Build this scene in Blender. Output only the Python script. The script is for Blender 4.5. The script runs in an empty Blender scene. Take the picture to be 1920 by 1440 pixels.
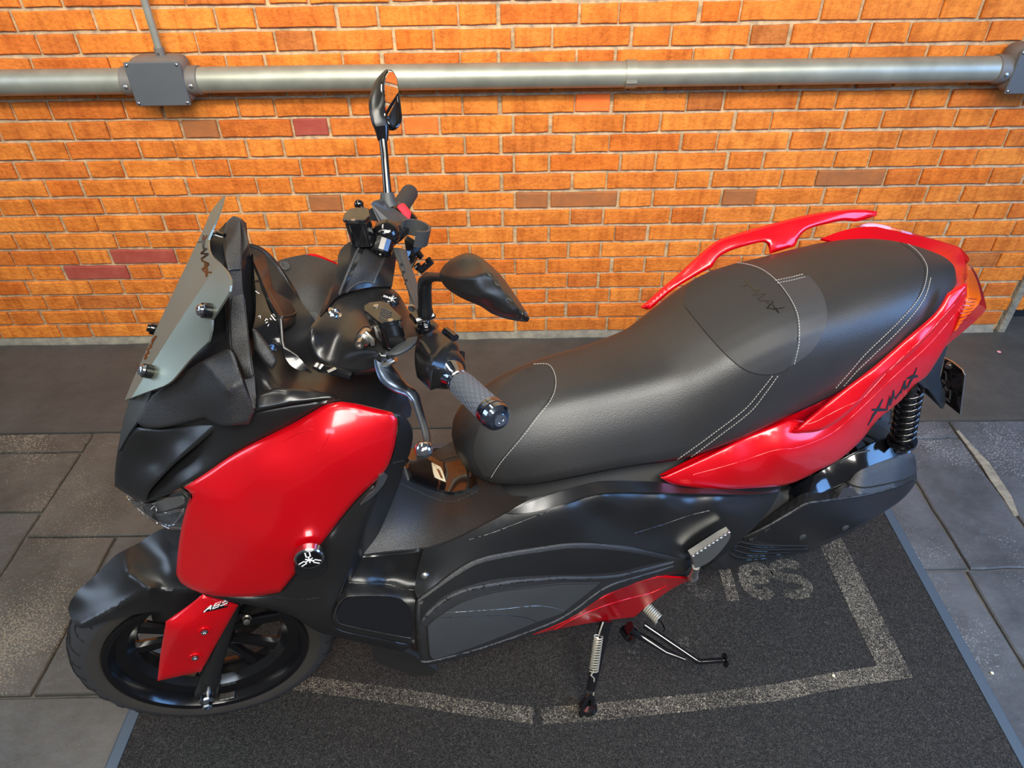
import bpy, math, random
import numpy as np
from mathutils import Vector, Matrix
from mathutils.bvhtree import BVHTree
from mathutils.geometry import delaunay_2d_cdt
random.seed(7); rng = np.random.default_rng(7)
S = bpy.context.scene
COL = S.collection
# ------------------------------------------------------------------ camera (measured from the brick courses)
FPX = 1331.0; TH = math.atan(FPX/1655.0); RHO = .014
WALL_Y = .375*math.sin(TH)/.0968
CAM_H = WALL_Y*math.tan(TH+math.atan((632-720)/FPX))
Fw = np.array([0, math.cos(TH), -math.sin(TH)])
_U0 = np.array([0, math.sin(TH), math.cos(TH)]); _R0 = np.array([1., 0, 0])
Uw = math.cos(RHO)*_U0+math.sin(RHO)*_R0; Rw = math.cos(RHO)*_R0-math.sin(RHO)*_U0
CAM = np.array([0, 0, CAM_H])
cd = bpy.data.cameras.new('camera'); cam = bpy.data.objects.new('camera', cd); COL.objects.link(cam)
cd.sensor_width = 36; cd.lens = FPX*36/1920; cd.clip_start = .05
cam.matrix_world = Matrix(((Rw[0], Uw[0], -Fw[0], 0), (Rw[1], Uw[1], -Fw[1], 0), (Rw[2], Uw[2], -Fw[2], CAM_H), (0, 0, 0, 1)))
S.camera = cam
# ------------------------------------------------------------------ light
S.view_settings.view_transform = 'Standard'; S.view_settings.look = 'None'
S.view_settings.gamma = 1; S.view_settings.use_curve_mapping = False
S.view_settings.exposure = 0.0
w = bpy.data.worlds.new('world'); S.world = w; w.use_nodes = True
w.node_tree.nodes['Background'].inputs[0].default_value = (.62, .66, .72, 1)
w.node_tree.nodes['Background'].inputs[1].default_value = .20
def area(name, loc, target, sx, sy, power, col, spread=180):
    l = bpy.data.lights.new(name, 'AREA'); l.shape = 'RECTANGLE'; l.size = sx; l.size_y = sy; l.energy = power; l.color = col
    o = bpy.data.objects.new(name, l); COL.objects.link(o); o.location = loc
    l.spread = math.radians(spread); o.rotation_euler = (Vector(target)-Vector(loc)).to_track_quat('-Z', 'Y').to_euler(); return o
area('ceiling_tube', (-.5, .10, 2.85), (-.4, 2.43, 1.9), 2.6, .20, 38, (1, .91, .74), 95)
area('ceiling_panel', (1.5, -.2, 3.0), (1.1, .9, .4), .9, .9, 22, (1, .97, .90), 120)
area('ceiling_panel', (.5, -.9, 3.0), (.35, .8, .0), 2.2, .9, 62, (1, .97, .88), 120)
area('ceiling_tube', (-.9, 1.3, 3.0), (-.9, 1.2, 0), .22, 1.3, 20, (1, .96, .85))
area('shop_window', (3.2, .3, 1.7), (.9, 1.0, .2), 1.5, 1.7, 78, (.20, .46, 1.0))
area('shop_window', (-3.1, 1.0, 2.0), (-.5, 1.0, .6), 1.3, 1.3, 28, (.60, .76, 1.0))
area('ceiling_panel', (-.9, -2.2, 2.8), (-.2, 1.0, .5), 1.3, .6, 26, (.75, .86, 1.0))

# ------------------------------------------------------------------ materials
MATS = {}
def mat(name, col, rough=.5, metal=0, coat=0, coat_rough=.05, bump=None, noise=None, trans=0, spec=.5, ior=None, alpha=None):
    m = bpy.data.materials.new(name); m.use_nodes = True; nt = m.node_tree; b = nt.nodes['Principled BSDF']
    b.inputs['Base Color'].default_value = (*col, 1); b.inputs['Roughness'].default_value = rough
    b.inputs['Metallic'].default_value = metal; b.inputs['Coat Weight'].default_value = coat
    b.inputs['Coat Roughness'].default_value = coat_rough; b.inputs['Specular IOR Level'].default_value = spec
    if trans: b.inputs['Transmission Weight'].default_value = trans
    if ior: b.inputs['IOR'].default_value = ior
    tc = nt.nodes.new('ShaderNodeTexCoord')
    if noise:
        sc, c2, fac, det = noise
        n = nt.nodes.new('ShaderNodeTexNoise'); n.inputs['Scale'].default_value = sc; n.inputs['Detail'].default_value = det
        nt.links.new(tc.outputs['Object'], n.inputs['Vector'])
        r = nt.nodes.new('ShaderNodeValToRGB'); r.color_ramp.elements[0].position = .5-fac; r.color_ramp.elements[1].position = .5+fac
        r.color_ramp.elements[0].color = (*col, 1); r.color_ramp.elements[1].color = (*c2, 1)
        nt.links.new(n.outputs['Fac'], r.inputs[0]); nt.links.new(r.outputs[0], b.inputs['Base Color'])
    if bump:
        sc, st, dist = bump
        n = nt.nodes.new('ShaderNodeTexNoise'); n.inputs['Scale'].default_value = sc; n.inputs['Detail'].default_value = 3
        nt.links.new(tc.outputs['Object'], n.inputs['Vector'])
        bp = nt.nodes.new('ShaderNodeBump'); bp.inputs['Strength'].default_value = st; bp.inputs['Distance'].default_value = dist
        nt.links.new(n.outputs['Fac'], bp.inputs['Height']); nt.links.new(bp.outputs[0], b.inputs['Normal'])
    MATS[name] = m; return m
M = MATS
mat('red_paint', (.72, .0, .006), .32, .45, .8, .12, noise=(900, (.80, .001, .010), .2, 2))
mat('satin_black', (.009, .009, .0095), .33, 0, 0, spec=.6, bump=(1400, .04, .0005))
mat('smooth_black', (.009, .009, .010), .27, 0, .25, .2)
mat('gloss_black', (.004, .004, .005), .12, 0, .6, .04)
mat('textured_black', (.014, .014, .015), .46, 0, 0, spec=.7, bump=(620, .9, .0012))
mat('grey_plastic', (.032, .034, .036), .5, 0, 0, bump=(900, .15, .0005), noise=(9, (.04, .043, .045), .3, 4))
mat('leather', (.017, .016, .016), .42, 0, 0, spec=.6, bump=(420, .45, .0009), noise=(7, (.024, .023, .023), .3, 3))
mat('suede', (.020, .019, .019), .62, 0, 0, bump=(900, .3, .0005))
mat('crescent_vinyl', (.034, .034, .036), .55, 0, 0, bump=(900, .3, .0005))
mat('thread', (.42, .40, .36), .8)
mat('rubber', (.022, .022, .023), .75, bump=(300, .2, .0006))
mat('tread_rubber', (.036, .037, .041), .5, bump=(300, .2, .0006))
mat('tyre_wall', (.028, .026, .024), .72, bump=(160, .25, .0008), noise=(14, (.042, .036, .03), .25, 5))
mat('groove', (.003, .003, .003), .9)
mat('rim_paint', (.004, .004, .005), .22, 0, .5, .12)
mat('chrome', (.62, .64, .68), .12, 1)
mat('dark_chrome', (.24, .28, .36), .13, 1)
mat('lever_metal', (.17, .22, .31), .30, 1)
mat('knob_metal', (.10, .10, .105), .24, 1)
mat('steel', (.55, .53, .50), .32, 1, noise=(60, (.35, .33, .3), .2, 4))
mat('aluminium', (.62, .61, .58), .38, 1)
mat('screen_metal', (.24, .27, .215), .40, .8, 0, bump=(1500, .1, .0003), noise=(5, (.30, .33, .28), .3, 3))
mat('grip_rubber', (.085, .095, .115), .6)
mat('blue_black', (.016, .022, .030), .42)
mat('orange_lens', (.85, .13, .0), .12, 0, .8, .03, bump=(260, .25, .001))
mat('red_lens', (.30, .008, .006), .10, 0, .9, .03)
mat('paper', (.74, .66, .48), .6)
mat('white_print', (.8, .8, .8), .5)
mat('kill_red', (.70, .02, .03), .4)
mat('mirror_glass', (.85, .87, .9), .02, 1)
mat('headlamp_glass', (.95, .97, 1), .03, 0, 0, trans=1, ior=1.35)
mat('spring_metal', (.60, .58, .48), .35, .6)
mat('galvanised', (.26, .265, .22), .44, .55, noise=(14, (.38, .385, .32), .25, 8), bump=(40, .10, .001))
mat('box_paint', (.135, .125, .115), .5, .2, noise=(12, (.17, .16, .15), .3, 4))
mat('box_lid', (.10, .11, .12), .45, .3, noise=(8, (.13, .135, .14), .3, 4))
mat('mortar', (.62, .45, .25), .95, bump=(90, .8, .004), noise=(45, (.30, .22, .14), .22, 8))
mat('cement', (.30, .27, .20), .95, bump=(60, .9, .006), noise=(30, (.14, .13, .11), .25, 8))
mat('door_paint', (.01, .012, .014), .5)
mat('joint_fill', (.055, .052, .047), .95, bump=(80, .6, .003), noise=(25, (.12, .11, .095), .2, 6))
mat('petal', (.8, .35, .36), .6)
mat('crumb', (.72, .66, .5), .8)

def brick_mat():
    m = bpy.data.materials.new('brick_clay'); m.use_nodes = True; nt = m.node_tree; N = nt.nodes; L = nt.links; b = N['Principled BSDF']
    oi = N.new('ShaderNodeObjectInfo'); tc = N.new('ShaderNodeTexCoord')
    r = N.new('ShaderNodeValToRGB'); cr = r.color_ramp
    cols = [(0, (.70, .20, .028)), (.18, (.78, .245, .034)), (.42, (.68, .19, .026)), (.62, (.82, .27, .042)), (.80, (.62, .165, .026)), (.94, (.72, .18, .02)), (1, (.50, .16, .036))]
    while len(cr.elements) < len(cols): cr.elements.new(.5)
    for e, (p, c) in zip(cr.elements, cols): e.position = p; e.color = (*c, 1)
    L.new(oi.outputs['Random'], r.inputs[0])
    geo = N.new('ShaderNodeNewGeometry')
    n = N.new('ShaderNodeTexNoise'); n.inputs['Scale'].default_value = 13; n.inputs['Detail'].default_value = 9; n.inputs['Roughness'].default_value = .7
    L.new(geo.outputs['Position'], n.inputs['Vector'])
    mx = N.new('ShaderNodeMixRGB'); mx.blend_type = 'MULTIPLY'; r2 = N.new('ShaderNodeValToRGB')
    r2.color_ramp.elements[0].position = .32; r2.color_ramp.elements[0].color = (.62, .50, .42, 1); r2.color_ramp.elements[1].position = .6; r2.color_ramp.elements[1].color = (1, 1, 1, 1)
    L.new(n.outputs['Fac'], r2.inputs[0]); mx.inputs[0].default_value = .9; L.new(r.outputs[0], mx.inputs[1]); L.new(r2.outputs[0], mx.inputs[2])
    n3 = N.new('ShaderNodeTexNoise'); n3.inputs['Scale'].default_value = 260; n3.inputs['Detail'].default_value = 2; L.new(geo.outputs['Position'], n3.inputs['Vector'])
    r3 = N.new('ShaderNodeValToRGB'); r3.color_ramp.elements[0].position = .30; r3.color_ramp.elements[0].color = (.35, .25, .2, 1); r3.color_ramp.elements[1].position = .38; r3.color_ramp.elements[1].color = (1, 1, 1, 1)
    L.new(n3.outputs['Fac'], r3.inputs[0]); mx3 = N.new('ShaderNodeMixRGB'); mx3.blend_type = 'MULTIPLY'; mx3.inputs[0].default_value = .6
    L.new(mx.outputs[0], mx3.inputs[1]); L.new(r3.outputs[0], mx3.inputs[2])
    mp = N.new('ShaderNodeMapping'); mp.inputs['Scale'].default_value = (60, 60, 7); L.new(geo.outputs['Position'], mp.inputs[0])
    n4 = N.new('ShaderNodeTexNoise'); n4.inputs['Scale'].default_value = 1; n4.inputs['Detail'].default_value = 5; L.new(mp.outputs[0], n4.inputs['Vector'])
    r4 = N.new('ShaderNodeValToRGB'); r4.color_ramp.elements[0].position = .34; r4.color_ramp.elements[0].color = (.72, .60, .50, 1); r4.color_ramp.elements[1].position = .52; r4.color_ramp.elements[1].color = (1, 1, 1, 1)
    L.new(n4.outputs['Fac'], r4.inputs[0]); mx4 = N.new('ShaderNodeMixRGB'); mx4.blend_type = 'MULTIPLY'; mx4.inputs[0].default_value = .6
    L.new(mx3.outputs[0], mx4.inputs[1]); L.new(r4.outputs[0], mx4.inputs[2]); L.new(mx4.outputs[0], b.inputs['Base Color'])
    b.inputs['Roughness'].default_value = .82; b.inputs['Specular IOR Level'].default_value = .25
    n2 = N.new('ShaderNodeTexNoise'); n2.inputs['Scale'].default_value = 75; n2.inputs['Detail'].default_value = 6; L.new(geo.outputs['Position'], n2.inputs['Vector'])
    bp = N.new('ShaderNodeBump'); bp.inputs['Strength'].default_value = .8; bp.inputs['Distance'].default_value = .006
    L.new(n2.outputs['Fac'], bp.inputs['Height']); L.new(bp.outputs[0], b.inputs['Normal'])
    MATS['brick_clay'] = m
brick_mat()
mat('brick_dark_red', (.30, .04, .022), .8, bump=(80, .5, .003), noise=(20, (.40, .08, .05), .25, 6))
mat('brick_bright', (.86, .13, .012), .75, bump=(80, .4, .003), noise=(20, (.92, .2, .03), .25, 6))
mat('brick_sooty', (.26, .095, .03), .85, bump=(80, .5, .003), noise=(20, (.42, .13, .03), .25, 6))

def slab_mat(name, c1, c2, flake, famt):
    m = bpy.data.materials.new(name); m.use_nodes = True; nt = m.node_tree; N = nt.nodes; L = nt.links; b = N['Principled BSDF']
    geo = N.new('ShaderNodeNewGeometry')
    n = N.new('ShaderNodeTexNoise'); n.inputs['Scale'].default_value = 4.5; n.inputs['Detail'].default_value = 10; n.inputs['Roughness'].default_value = .65
    L.new(geo.outputs['Position'], n.inputs['Vector'])
    r = N.new('ShaderNodeValToRGB'); r.color_ramp.elements[0].position = .38; r.color_ramp.elements[0].color = (*c1, 1); r.color_ramp.elements[1].position = .62; r.color_ramp.elements[1].color = (*c2, 1)
    L.new(n.outputs['Fac'], r.inputs[0])
    f1 = N.new('ShaderNodeTexNoise'); f1.inputs['Scale'].default_value = 190; f1.inputs['Detail'].default_value = 7; L.new(geo.outputs['Position'], f1.inputs['Vector'])
    f2 = N.new('ShaderNodeTexNoise'); f2.inputs['Scale'].default_value = 3.2; f2.inputs['Detail'].default_value = 3; L.new(geo.outputs['Position'], f2.inputs['Vector'])
    ad = N.new('ShaderNodeMath'); ad.operation = 'MULTIPLY_ADD'; ad.inputs[1].default_value = .75; L.new(f2.outputs['Fac'], ad.inputs[0]); L.new(f1.outputs['Fac'], ad.inputs[2])
    r2 = N.new('ShaderNodeValToRGB'); r2.color_ramp.elements[0].position = famt; r2.color_ramp.elements[0].color = (0, 0, 0, 1); r2.color_ramp.elements[1].position = famt+.08; r2.color_ramp.elements[1].color = (.55, .55, .55, 1)
    r2m = N.new('ShaderNodeMath'); r2m.operation = 'MULTIPLY'; r2m.inputs[1].default_value = .80; L.new(ad.outputs[0], r2m.inputs[0]); L.new(r2m.outputs[0], r2.inputs[0])
    mx = N.new('ShaderNodeMixRGB'); L.new(r2.outputs[0], mx.inputs[0]); L.new(r.outputs[0], mx.inputs[1]); mx.inputs[2].default_value = (*flake, 1)
    L.new(mx.outputs[0], b.inputs['Base Color']); b.inputs['Roughness'].default_value = .48; b.inputs['Specular IOR Level'].default_value = .45
    n2 = N.new('ShaderNodeTexNoise'); n2.inputs['Scale'].default_value = 26; n2.inputs['Detail'].default_value = 8; L.new(geo.outputs['Position'], n2.inputs['Vector'])
    bp = N.new('ShaderNodeBump'); bp.inputs['Strength'].default_value = .5; bp.inputs['Distance'].default_value = .008
    L.new(n2.outputs['Fac'], bp.inputs['Height']); L.new(bp.outputs[0], b.inputs['Normal']); MATS[name] = m
slab_mat('slate_warm', (.062, .056, .047), (.100, .091, .077), (.30, .26, .19), .775)
slab_mat('slate_plain', (.062, .059, .053), (.092, .088, .080), (.26, .23, .17), .80)
slab_mat('slate_cool', (.050, .055, .062), (.090, .098, .110), (.30, .31, .33), .80)
slab_mat('painted_strip', (.056, .055, .050), (.075, .073, .066), (.09, .085, .07), .86)

def coil_mat(name, c1, c2, p0, p1, big=None):
    m = bpy.data.materials.new(name); m.use_nodes = True; nt = m.node_tree; N = nt.nodes; L = nt.links; b = N['Principled BSDF']
    geo = N.new('ShaderNodeNewGeometry')
    v = N.new('ShaderNodeTexNoise'); v.inputs['Scale'].default_value = 210; v.inputs['Detail'].default_value = 2; v.inputs['Distortion'].default_value = 2.2
    L.new(geo.outputs['Position'], v.inputs['Vector'])
    src = v.outputs['Fac']
    if big:
        g = N.new('ShaderNodeTexNoise'); g.inputs['Scale'].default_value = big; g.inputs['Detail'].default_value = 4; L.new(geo.outputs['Position'], g.inputs['Vector'])
        a = N.new('ShaderNodeMath'); a.operation = 'MULTIPLY_ADD'; a.inputs[1].default_value = .20; L.new(g.outputs['Fac'], a.inputs[0]); L.new(v.outputs['Fac'], a.inputs[2])
        s2 = N.new('ShaderNodeMath'); s2.operation = 'SUBTRACT'; s2.inputs[1].default_value = .225; L.new(a.outputs[0], s2.inputs[0]); src = s2.outputs[0]
    r = N.new('ShaderNodeValToRGB'); r.color_ramp.elements[0].position = p0; r.color_ramp.elements[0].color = (*c1, 1); r.color_ramp.elements[1].position = p1; r.color_ramp.elements[1].color = (*c2, 1)
    L.new(src, r.inputs[0]); L.new(r.outputs[0], b.inputs['Base Color']); b.inputs['Roughness'].default_value = .6; b.inputs['Specular IOR Level'].default_value = .3
    bp = N.new('ShaderNodeBump'); bp.inputs['Strength'].default_value = .9; bp.inputs['Distance'].default_value = .004
    L.new(v.outputs['Fac'], bp.inputs['Height']); L.new(bp.outputs[0], b.inputs['Normal']); MATS[name] = m
coil_mat('coil_vinyl', (.006, .006, .006), (.058, .056, .052), .44, .66)
coil_mat('faded_print', (.016, .015, .014), (.40, .355, .28), .37, .60, 6)
coil_mat('faint_print', (.012, .012, .012), (.22, .205, .18), .40, .66, 8)
mat('mat_edging', (.060, .082, .108), .40)

# ------------------------------------------------------------------ object helpers
def link(name, me, m=None, parent=None, smooth=False):
    o = bpy.data.objects.new(name, me); COL.objects.link(o)
    if m: me.materials.append(M[m] if isinstance(m, str) else m)
    if parent: o.parent = parent
    if smooth: me.polygons.foreach_set('use_smooth', [True]*len(me.polygons))
    return o
def mesh(name, vs, fs):
    me = bpy.data.meshes.new(name); me.from_pydata([tuple(map(float, v)) for v in vs], [], [tuple(f) for f in fs]); me.update(); return me
def thing(name, label, cat, loc=(0, 0, 0), rz=0, group=None):
    o = bpy.data.objects.new(name, None); COL.objects.link(o); o.location = loc; o.rotation_euler = (0, 0, rz)
    o.empty_display_size = .1; tag(o, label, cat, group); return o
def tag(o, label, cat, group=None):
    o['label'] = label; o['category'] = cat
    if group: o['group'] = group
    return o
def struct(o): o['kind'] = 'structure'; return o
class MB:
    """collects simple solids into one mesh"""
    def __init__(s): s.v = []; s.f = []
    def add(s, vs, fs):
        n = len(s.v); s.v += [tuple(v) for v in vs]; s.f += [tuple(i+n for i in f) for f in fs]; return s
    def box(s, c, d, R=None, ch=0):
        c = np.array(c, float); d = np.array(d, float)/2; R = np.eye(3) if R is None else np.array(R)
        ch = min(ch, .45*min(d)*2)
        if ch <= 0:
            P8 = [(x, y, z) for x in (-1, 1) for y in (-1, 1) for z in (-1, 1)]
            return s.add([c+R@(np.array(p)*d) for p in P8], [(0, 1, 3, 2), (4, 6, 7, 5), (0, 4, 5, 1), (2, 3, 7, 6), (0, 2, 6, 4), (1, 5, 7, 3)])
        idx = {}; vs = []
        for sx in (-1, 1):
            for sy in (-1, 1):
                for sz in (-1, 1):
                    for a in range(3):
                        p = np.array([sx, sy, sz])*(d-ch); p[a] = (sx, sy, sz)[a]*d[a]
                        idx[(sx, sy, sz, a)] = len(vs); vs.append(c+R@p)
        fs = []
        for a in range(3):
            b_, c_ = [(1, 2), (2, 0), (0, 1)][a]
            for sg in (-1, 1):
                q = []
                for (u, v) in ((-1, -1), (1, -1), (1, 1), (-1, 1)):
                    k = [0, 0, 0]; k[a] = sg; k[b_] = u; k[c_] = v; q.append(idx[(*k, a)])
                fs.append(q if sg > 0 else q[::-1])
        for a in range(3):       # edges along axis a
            b_, c_ = [(1, 2), (2, 0), (0, 1)][a]
            for u in (-1, 1):
                for v in (-1, 1):
                    k0 = [0, 0, 0]; k0[a] = -1; k0[b_] = u; k0[c_] = v; k1 = list(k0); k1[a] = 1
                    q = [idx[(*k0, b_)], idx[(*k1, b_)], idx[(*k1, c_)], idx[(*k0, c_)]]
                    fs.append(q if u*v < 0 else q[::-1])
        for sx in (-1, 1):
            for sy in (-1, 1):
                for sz in (-1, 1):
                    q = [idx[(sx, sy, sz, a)] for a in range(3)]
                    fs.append(q if sx*sy*sz > 0 else q[::-1])
        return s.add(vs, fs)
    def tube(s, pts, r, n=12, cap=True, flat=1.0, up=(0, 0, 1)):
        pts = [np.array(p, float) for p in pts]; rs = r if hasattr(r, '__len__') else [r]*len(pts)
        base = len(s.v); ref = np.array(up, float); prev = None
        for i, p in enumerate(pts):
            t = pts[min(i+1, len(pts)-1)]-pts[max(i-1, 0)]; t = t/(np.linalg.norm(t)+1e-9)
            if prev is None:
                a = np.cross(ref, t)
                if np.linalg.norm(a) < 1e-3: a = np.cross((1, 0, 0), t)
            else: a = prev-t*(prev@t)
            a = a/np.linalg.norm(a); b = np.cross(t, a); prev = a
            for k in range(n):
                w_ = 2*math.pi*k/n; s.v.append(tuple(p+rs[i]*(math.cos(w_)*a+flat*math.sin(w_)*b)))
        for i in range(len(pts)-1):
            for k in range(n):
                a0 = base+i*n+k; a1 = base+i*n+(k+1) % n; s.f.append((a0, a1, a1+n, a0+n))
        if cap:
            s.f.append(tuple(base+k for k in range(n))[::-1]); e = base+(len(pts)-1)*n; s.f.append(tuple(e+k for k in range(n)))
        return s
    def lathe(s, c, axis, prof, n=24, up=(0, 0, 1)):
        """prof: list of (along, radius)"""
        c = np.array(c, float); ax = np.array(axis, float); ax /= np.linalg.norm(ax)
        return s.tube_axis(c, ax, prof, n, up)
    def tube_axis(s, c, ax, prof, n, up):
        a = np.cross(up, ax)
        if np.linalg.norm(a) < 1e-3: a = np.cross((1, 0, 0), ax)
        a /= np.linalg.norm(a); b = np.cross(ax, a); base = len(s.v)
        for (t, r) in prof:
            for k in range(n):
                w_ = 2*math.pi*k/n; s.v.append(tuple(c+ax*t+r*(math.cos(w_)*a+math.sin(w_)*b)))
        for i in range(len(prof)-1):
            for k in range(n):
                a0 = base+i*n+k; a1 = base+i*n+(k+1) % n; s.f.append((a0, a1, a1+n, a0+n))
        if prof[0][1] > 1e-5: s.f.append(tuple(base+k for k in range(n))[::-1])
        if prof[-1][1] > 1e-5: e = base+(len(prof)-1)*n; s.f.append(tuple(e+k for k in range(n)))
        return s
    def prism(s, poly, n):
        """poly: 3D loop; n: extrusion vector"""
        k = len(poly); poly = [np.array(p, float) for p in poly]; n = np.array(n, float)
        nn = sum(np.cross(poly[i]-poly[0], poly[(i+1) % k]-poly[0]) for i in range(1, k-1))
        if nn@n > 0: poly = poly[::-1]
        vs = poly+[p+n for p in poly]
        fs = [tuple(range(k)), tuple(range(2*k-1, k-1, -1))]+[(i, i+k, (i+1) % k+k, (i+1) % k) for i in range(k)]
        return s.add(vs, fs)
    def build(s, name, m, parent=None, smooth=False, angle=35, bevel=0):
        me = mesh(name, s.v, s.f); o = link(name, me, m, parent, smooth)
        if smooth: me.set_sharp_from_angle(angle=math.radians(angle))
        if bevel:
            b = o.modifiers.new('bevel', 'BEVEL'); b.width = bevel; b.segments = 2; b.limit_method = 'ANGLE'; b.angle_limit = math.radians(30); b.harden_normals = False
        return o
def rotm(ax, a):
    return np.array(Matrix.Rotation(a, 3, ax))
def frame(t, up=(0, 0, 1)):
    """columns: t, side, up'"""
    t = np.array(t, float); t /= np.linalg.norm(t); s_ = np.cross(up, t); s_ /= np.linalg.norm(s_); u = np.cross(t, s_)
    return np.column_stack([t, s_, u])

# ------------------------------------------------------------------ pixel <-> world rays (1920x1440 frame)
def ray(px, py): return Fw+Rw*(px-960)/FPX-Uw*(py-720)/FPX
def onz(px, py, z): d = ray(px, py); return CAM+d*(z-CAM_H)/d[2]
def ony(px, py, y): d = ray(px, py); return CAM+d*y/d[1]
def proj(p):
    q = np.asarray(p, float)-CAM; d = q@Fw; return (960+FPX*(q@Rw)/d, 720-FPX*(q@Uw)/d)

# ================================================================== WALL
wall = link('wall_back', mesh('wall_back', [(-3.4, WALL_Y+.009, -.02), (2.02, WALL_Y+.009, -.02), (2.02, WALL_Y+.009, 3.2), (-3.4, WALL_Y+.009, 3.2), (-3.4, WALL_Y+.2, -.02), (2.02, WALL_Y+.2, -.02), (2.02, WALL_Y+.2, 3.2), (-3.4, WALL_Y+.2, 3.2)],
       [(0, 1, 2, 3), (5, 4, 7, 6), (4, 0, 3, 7), (1, 5, 6, 2), (3, 2, 6, 7), (4, 5, 1, 0)]), 'mortar'); struct(wall)
CH = [ony(1150, y, WALL_Y)[2] for y in (2, 47, 91, 134, 175, 212, 251, 287.5, 323, 357, 391, 422.5, 455, 484, 512, 540, 568, 595, 620)]
ch = (CH[0]-CH[-1])/18; MOD = .375; HDR = .125
def brick_mesh(L_, H_, k):
    mb = MB(); r = random.Random(k*13+int(L_*1000)); n = 5 if L_ > .15 else 3; c = .0035
    j = lambda a: r.uniform(-a, a)
    # front face loop (slightly wobbly) + chamfer + sides
    def loop(ins, y):
        pts = []
        for i in range(n+1): pts.append((-L_/2+ins+(L_-2*ins)*i/n+(j(.0012) if 0 < i < n else 0), y+j(.0006), H_/2-ins+j(.0014)))
        for i in range(n+1): pts.append((L_/2-ins-(L_-2*ins)*i/n+(j(.0012) if 0 < i < n else 0), y+j(.0006), -H_/2+ins+j(.0014)))
        return pts
    A = loop(c, -.0005); B = [(a[0]*(1+2*c/L_), .003, a[2]*(1+2*c/H_)) for a in A]; Cc = [(b[0], .05, b[2]) for b in B]; k_ = len(A)
    fs = []
    for i in range(n): fs.append((i+1, i, 2*n+1-i, 2*n-i))
    for q in (0, k_):
        for i in range(k_): a, b = i, (i+1) % k_; fs.append((q+a, q+b, q+k_+b, q+k_+a))
    return mesh('brick', A+B+Cc, fs)
VAR = {}
for nm, L_ in (('s', .2405), ('h', .1150)):
    VAR[nm] = [brick_mesh(L_, ch-.011, k) for k in range(7)]
SPECIAL = [(265, 478, 'brick_dark_red'), (166, 510, 'brick_dark_red'), (290, 512, 'brick_dark_red'), (225, 512, 'brick_dark_red'), (1114, 195, 'brick_bright'), (370, 240, 'brick_sooty'),
           (582, 240, 'brick_dark_red'), (800, 238, 'brick_bright'), (1385, 368, 'brick_sooty'), (1600, 330, 'brick_sooty'), (1010, 372, 'brick_sooty'), (1095, 375, 'brick_sooty'), (150, 420, 'brick_sooty'), (1390, 385, 'brick_sooty'), (580, 395, 'brick_sooty'), (1740, 425, 'brick_sooty'), (60, 455, 'brick_sooty')]
for arr in VAR.values():
    for me in arr: me.materials.append(M['brick_clay'])
spmesh = {}
def special(px, py, nm, k):
    for (sx, sy, mm) in SPECIAL:
        if abs(px-sx) < (66 if nm == 's' else 32) and abs(py-sy) < 15:
            key = (nm, mm)
            if key not in spmesh: me = VAR[nm][k].copy(); me.materials.clear(); me.materials.append(M[mm]); spmesh[key] = me
            return spmesh[key]
    return None
xa = ony(1113, 193, WALL_Y)[0]; xb = ony(998, 231, WALL_Y)[0]
bricks = []
for c in range(-6, 19):
    z0 = CH[c] if 0 <= c < 19 else CH[0]+ch*(-c)
    if c >= 18: continue
    z1 = CH[c+1] if 0 <= c < 18 else z0-ch
    zc = (z0+z1)/2
    x0 = (xa if c % 2 == 0 else xb)
    i0 = int((-3.3-x0)/MOD)-1
    for i in range(i0, i0+17):
        for nm, off, L_ in (('h', 0, .115), ('s', MOD/2, .2405)):
            x = x0+i*MOD+off+random.uniform(-.003, .003)
            if x-L_/2 < -3.4 or x-L_/2 > 1.96: continue
            px, py = proj((x, WALL_Y, zc)); k = random.randrange(7)
            inside = -60 < px < 1980 and -22 < py < 640
            d = np.linalg.norm(np.array([x, WALL_Y, zc])-CAM)
            bricks.append((L_/d**2 if inside else 0, x, zc+random.uniform(-.0008, .0008), nm, k, px, py))
bricks.sort(key=lambda b: -b[0])
rest = MB()
for n_, (a, x, z, nm, k, px, py) in enumerate(bricks):
    me = special(px, py, nm, k) if a > 0 else None
    dy = random.uniform(-.002, .0025); ry = random.uniform(-.004, .004)
    if a > 0 and n_ < 299:
        o = bpy.data.objects.new('brick', me or VAR[nm][k]); COL.objects.link(o); o.parent = wall; o.location = (x, WALL_Y+dy-.001, z); o.rotation_euler = (0, ry, 0)
    else:
        src = VAR[nm][k]; rest.add([(v.co.x+x, v.co.y+WALL_Y+dy-.001, v.co.z+z) for v in src.vertices], [tuple(p.vertices) for p in src.polygons])
# the remaining courses: colour varies with position instead of by object
m2 = M['brick_clay'].copy(); m2.name = 'brick_clay_field'; nt = m2.node_tree
vn = nt.nodes.new('ShaderNodeTexWhiteNoise'); vn.noise_dimensions = '2D'
att = nt.nodes.new('ShaderNodeAttribute'); att.attribute_name = 'pick'
ramp = [n for n in nt.nodes if n.type == 'VALTORGB' and len(n.color_ramp.elements) > 3][0]
nt.links.new(att.outputs['Fac'], ramp.inputs[0]); nt.nodes.remove(vn)
fo = rest.build('brick_field', m2, wall); fo['kind'] = 'stuff'
nfb = [len(VAR[nm][k].polygons) for (a, x, z, nm, k, px, py) in [b for i, b in enumerate(bricks) if not (b[0] > 0 and i < 299)]]
at = fo.data.attributes.new('pick', 'FLOAT', 'FACE'); vals = []
for n_ in nfb: vals += [random.random()]*n_
at.data.foreach_set('value', vals)
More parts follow.
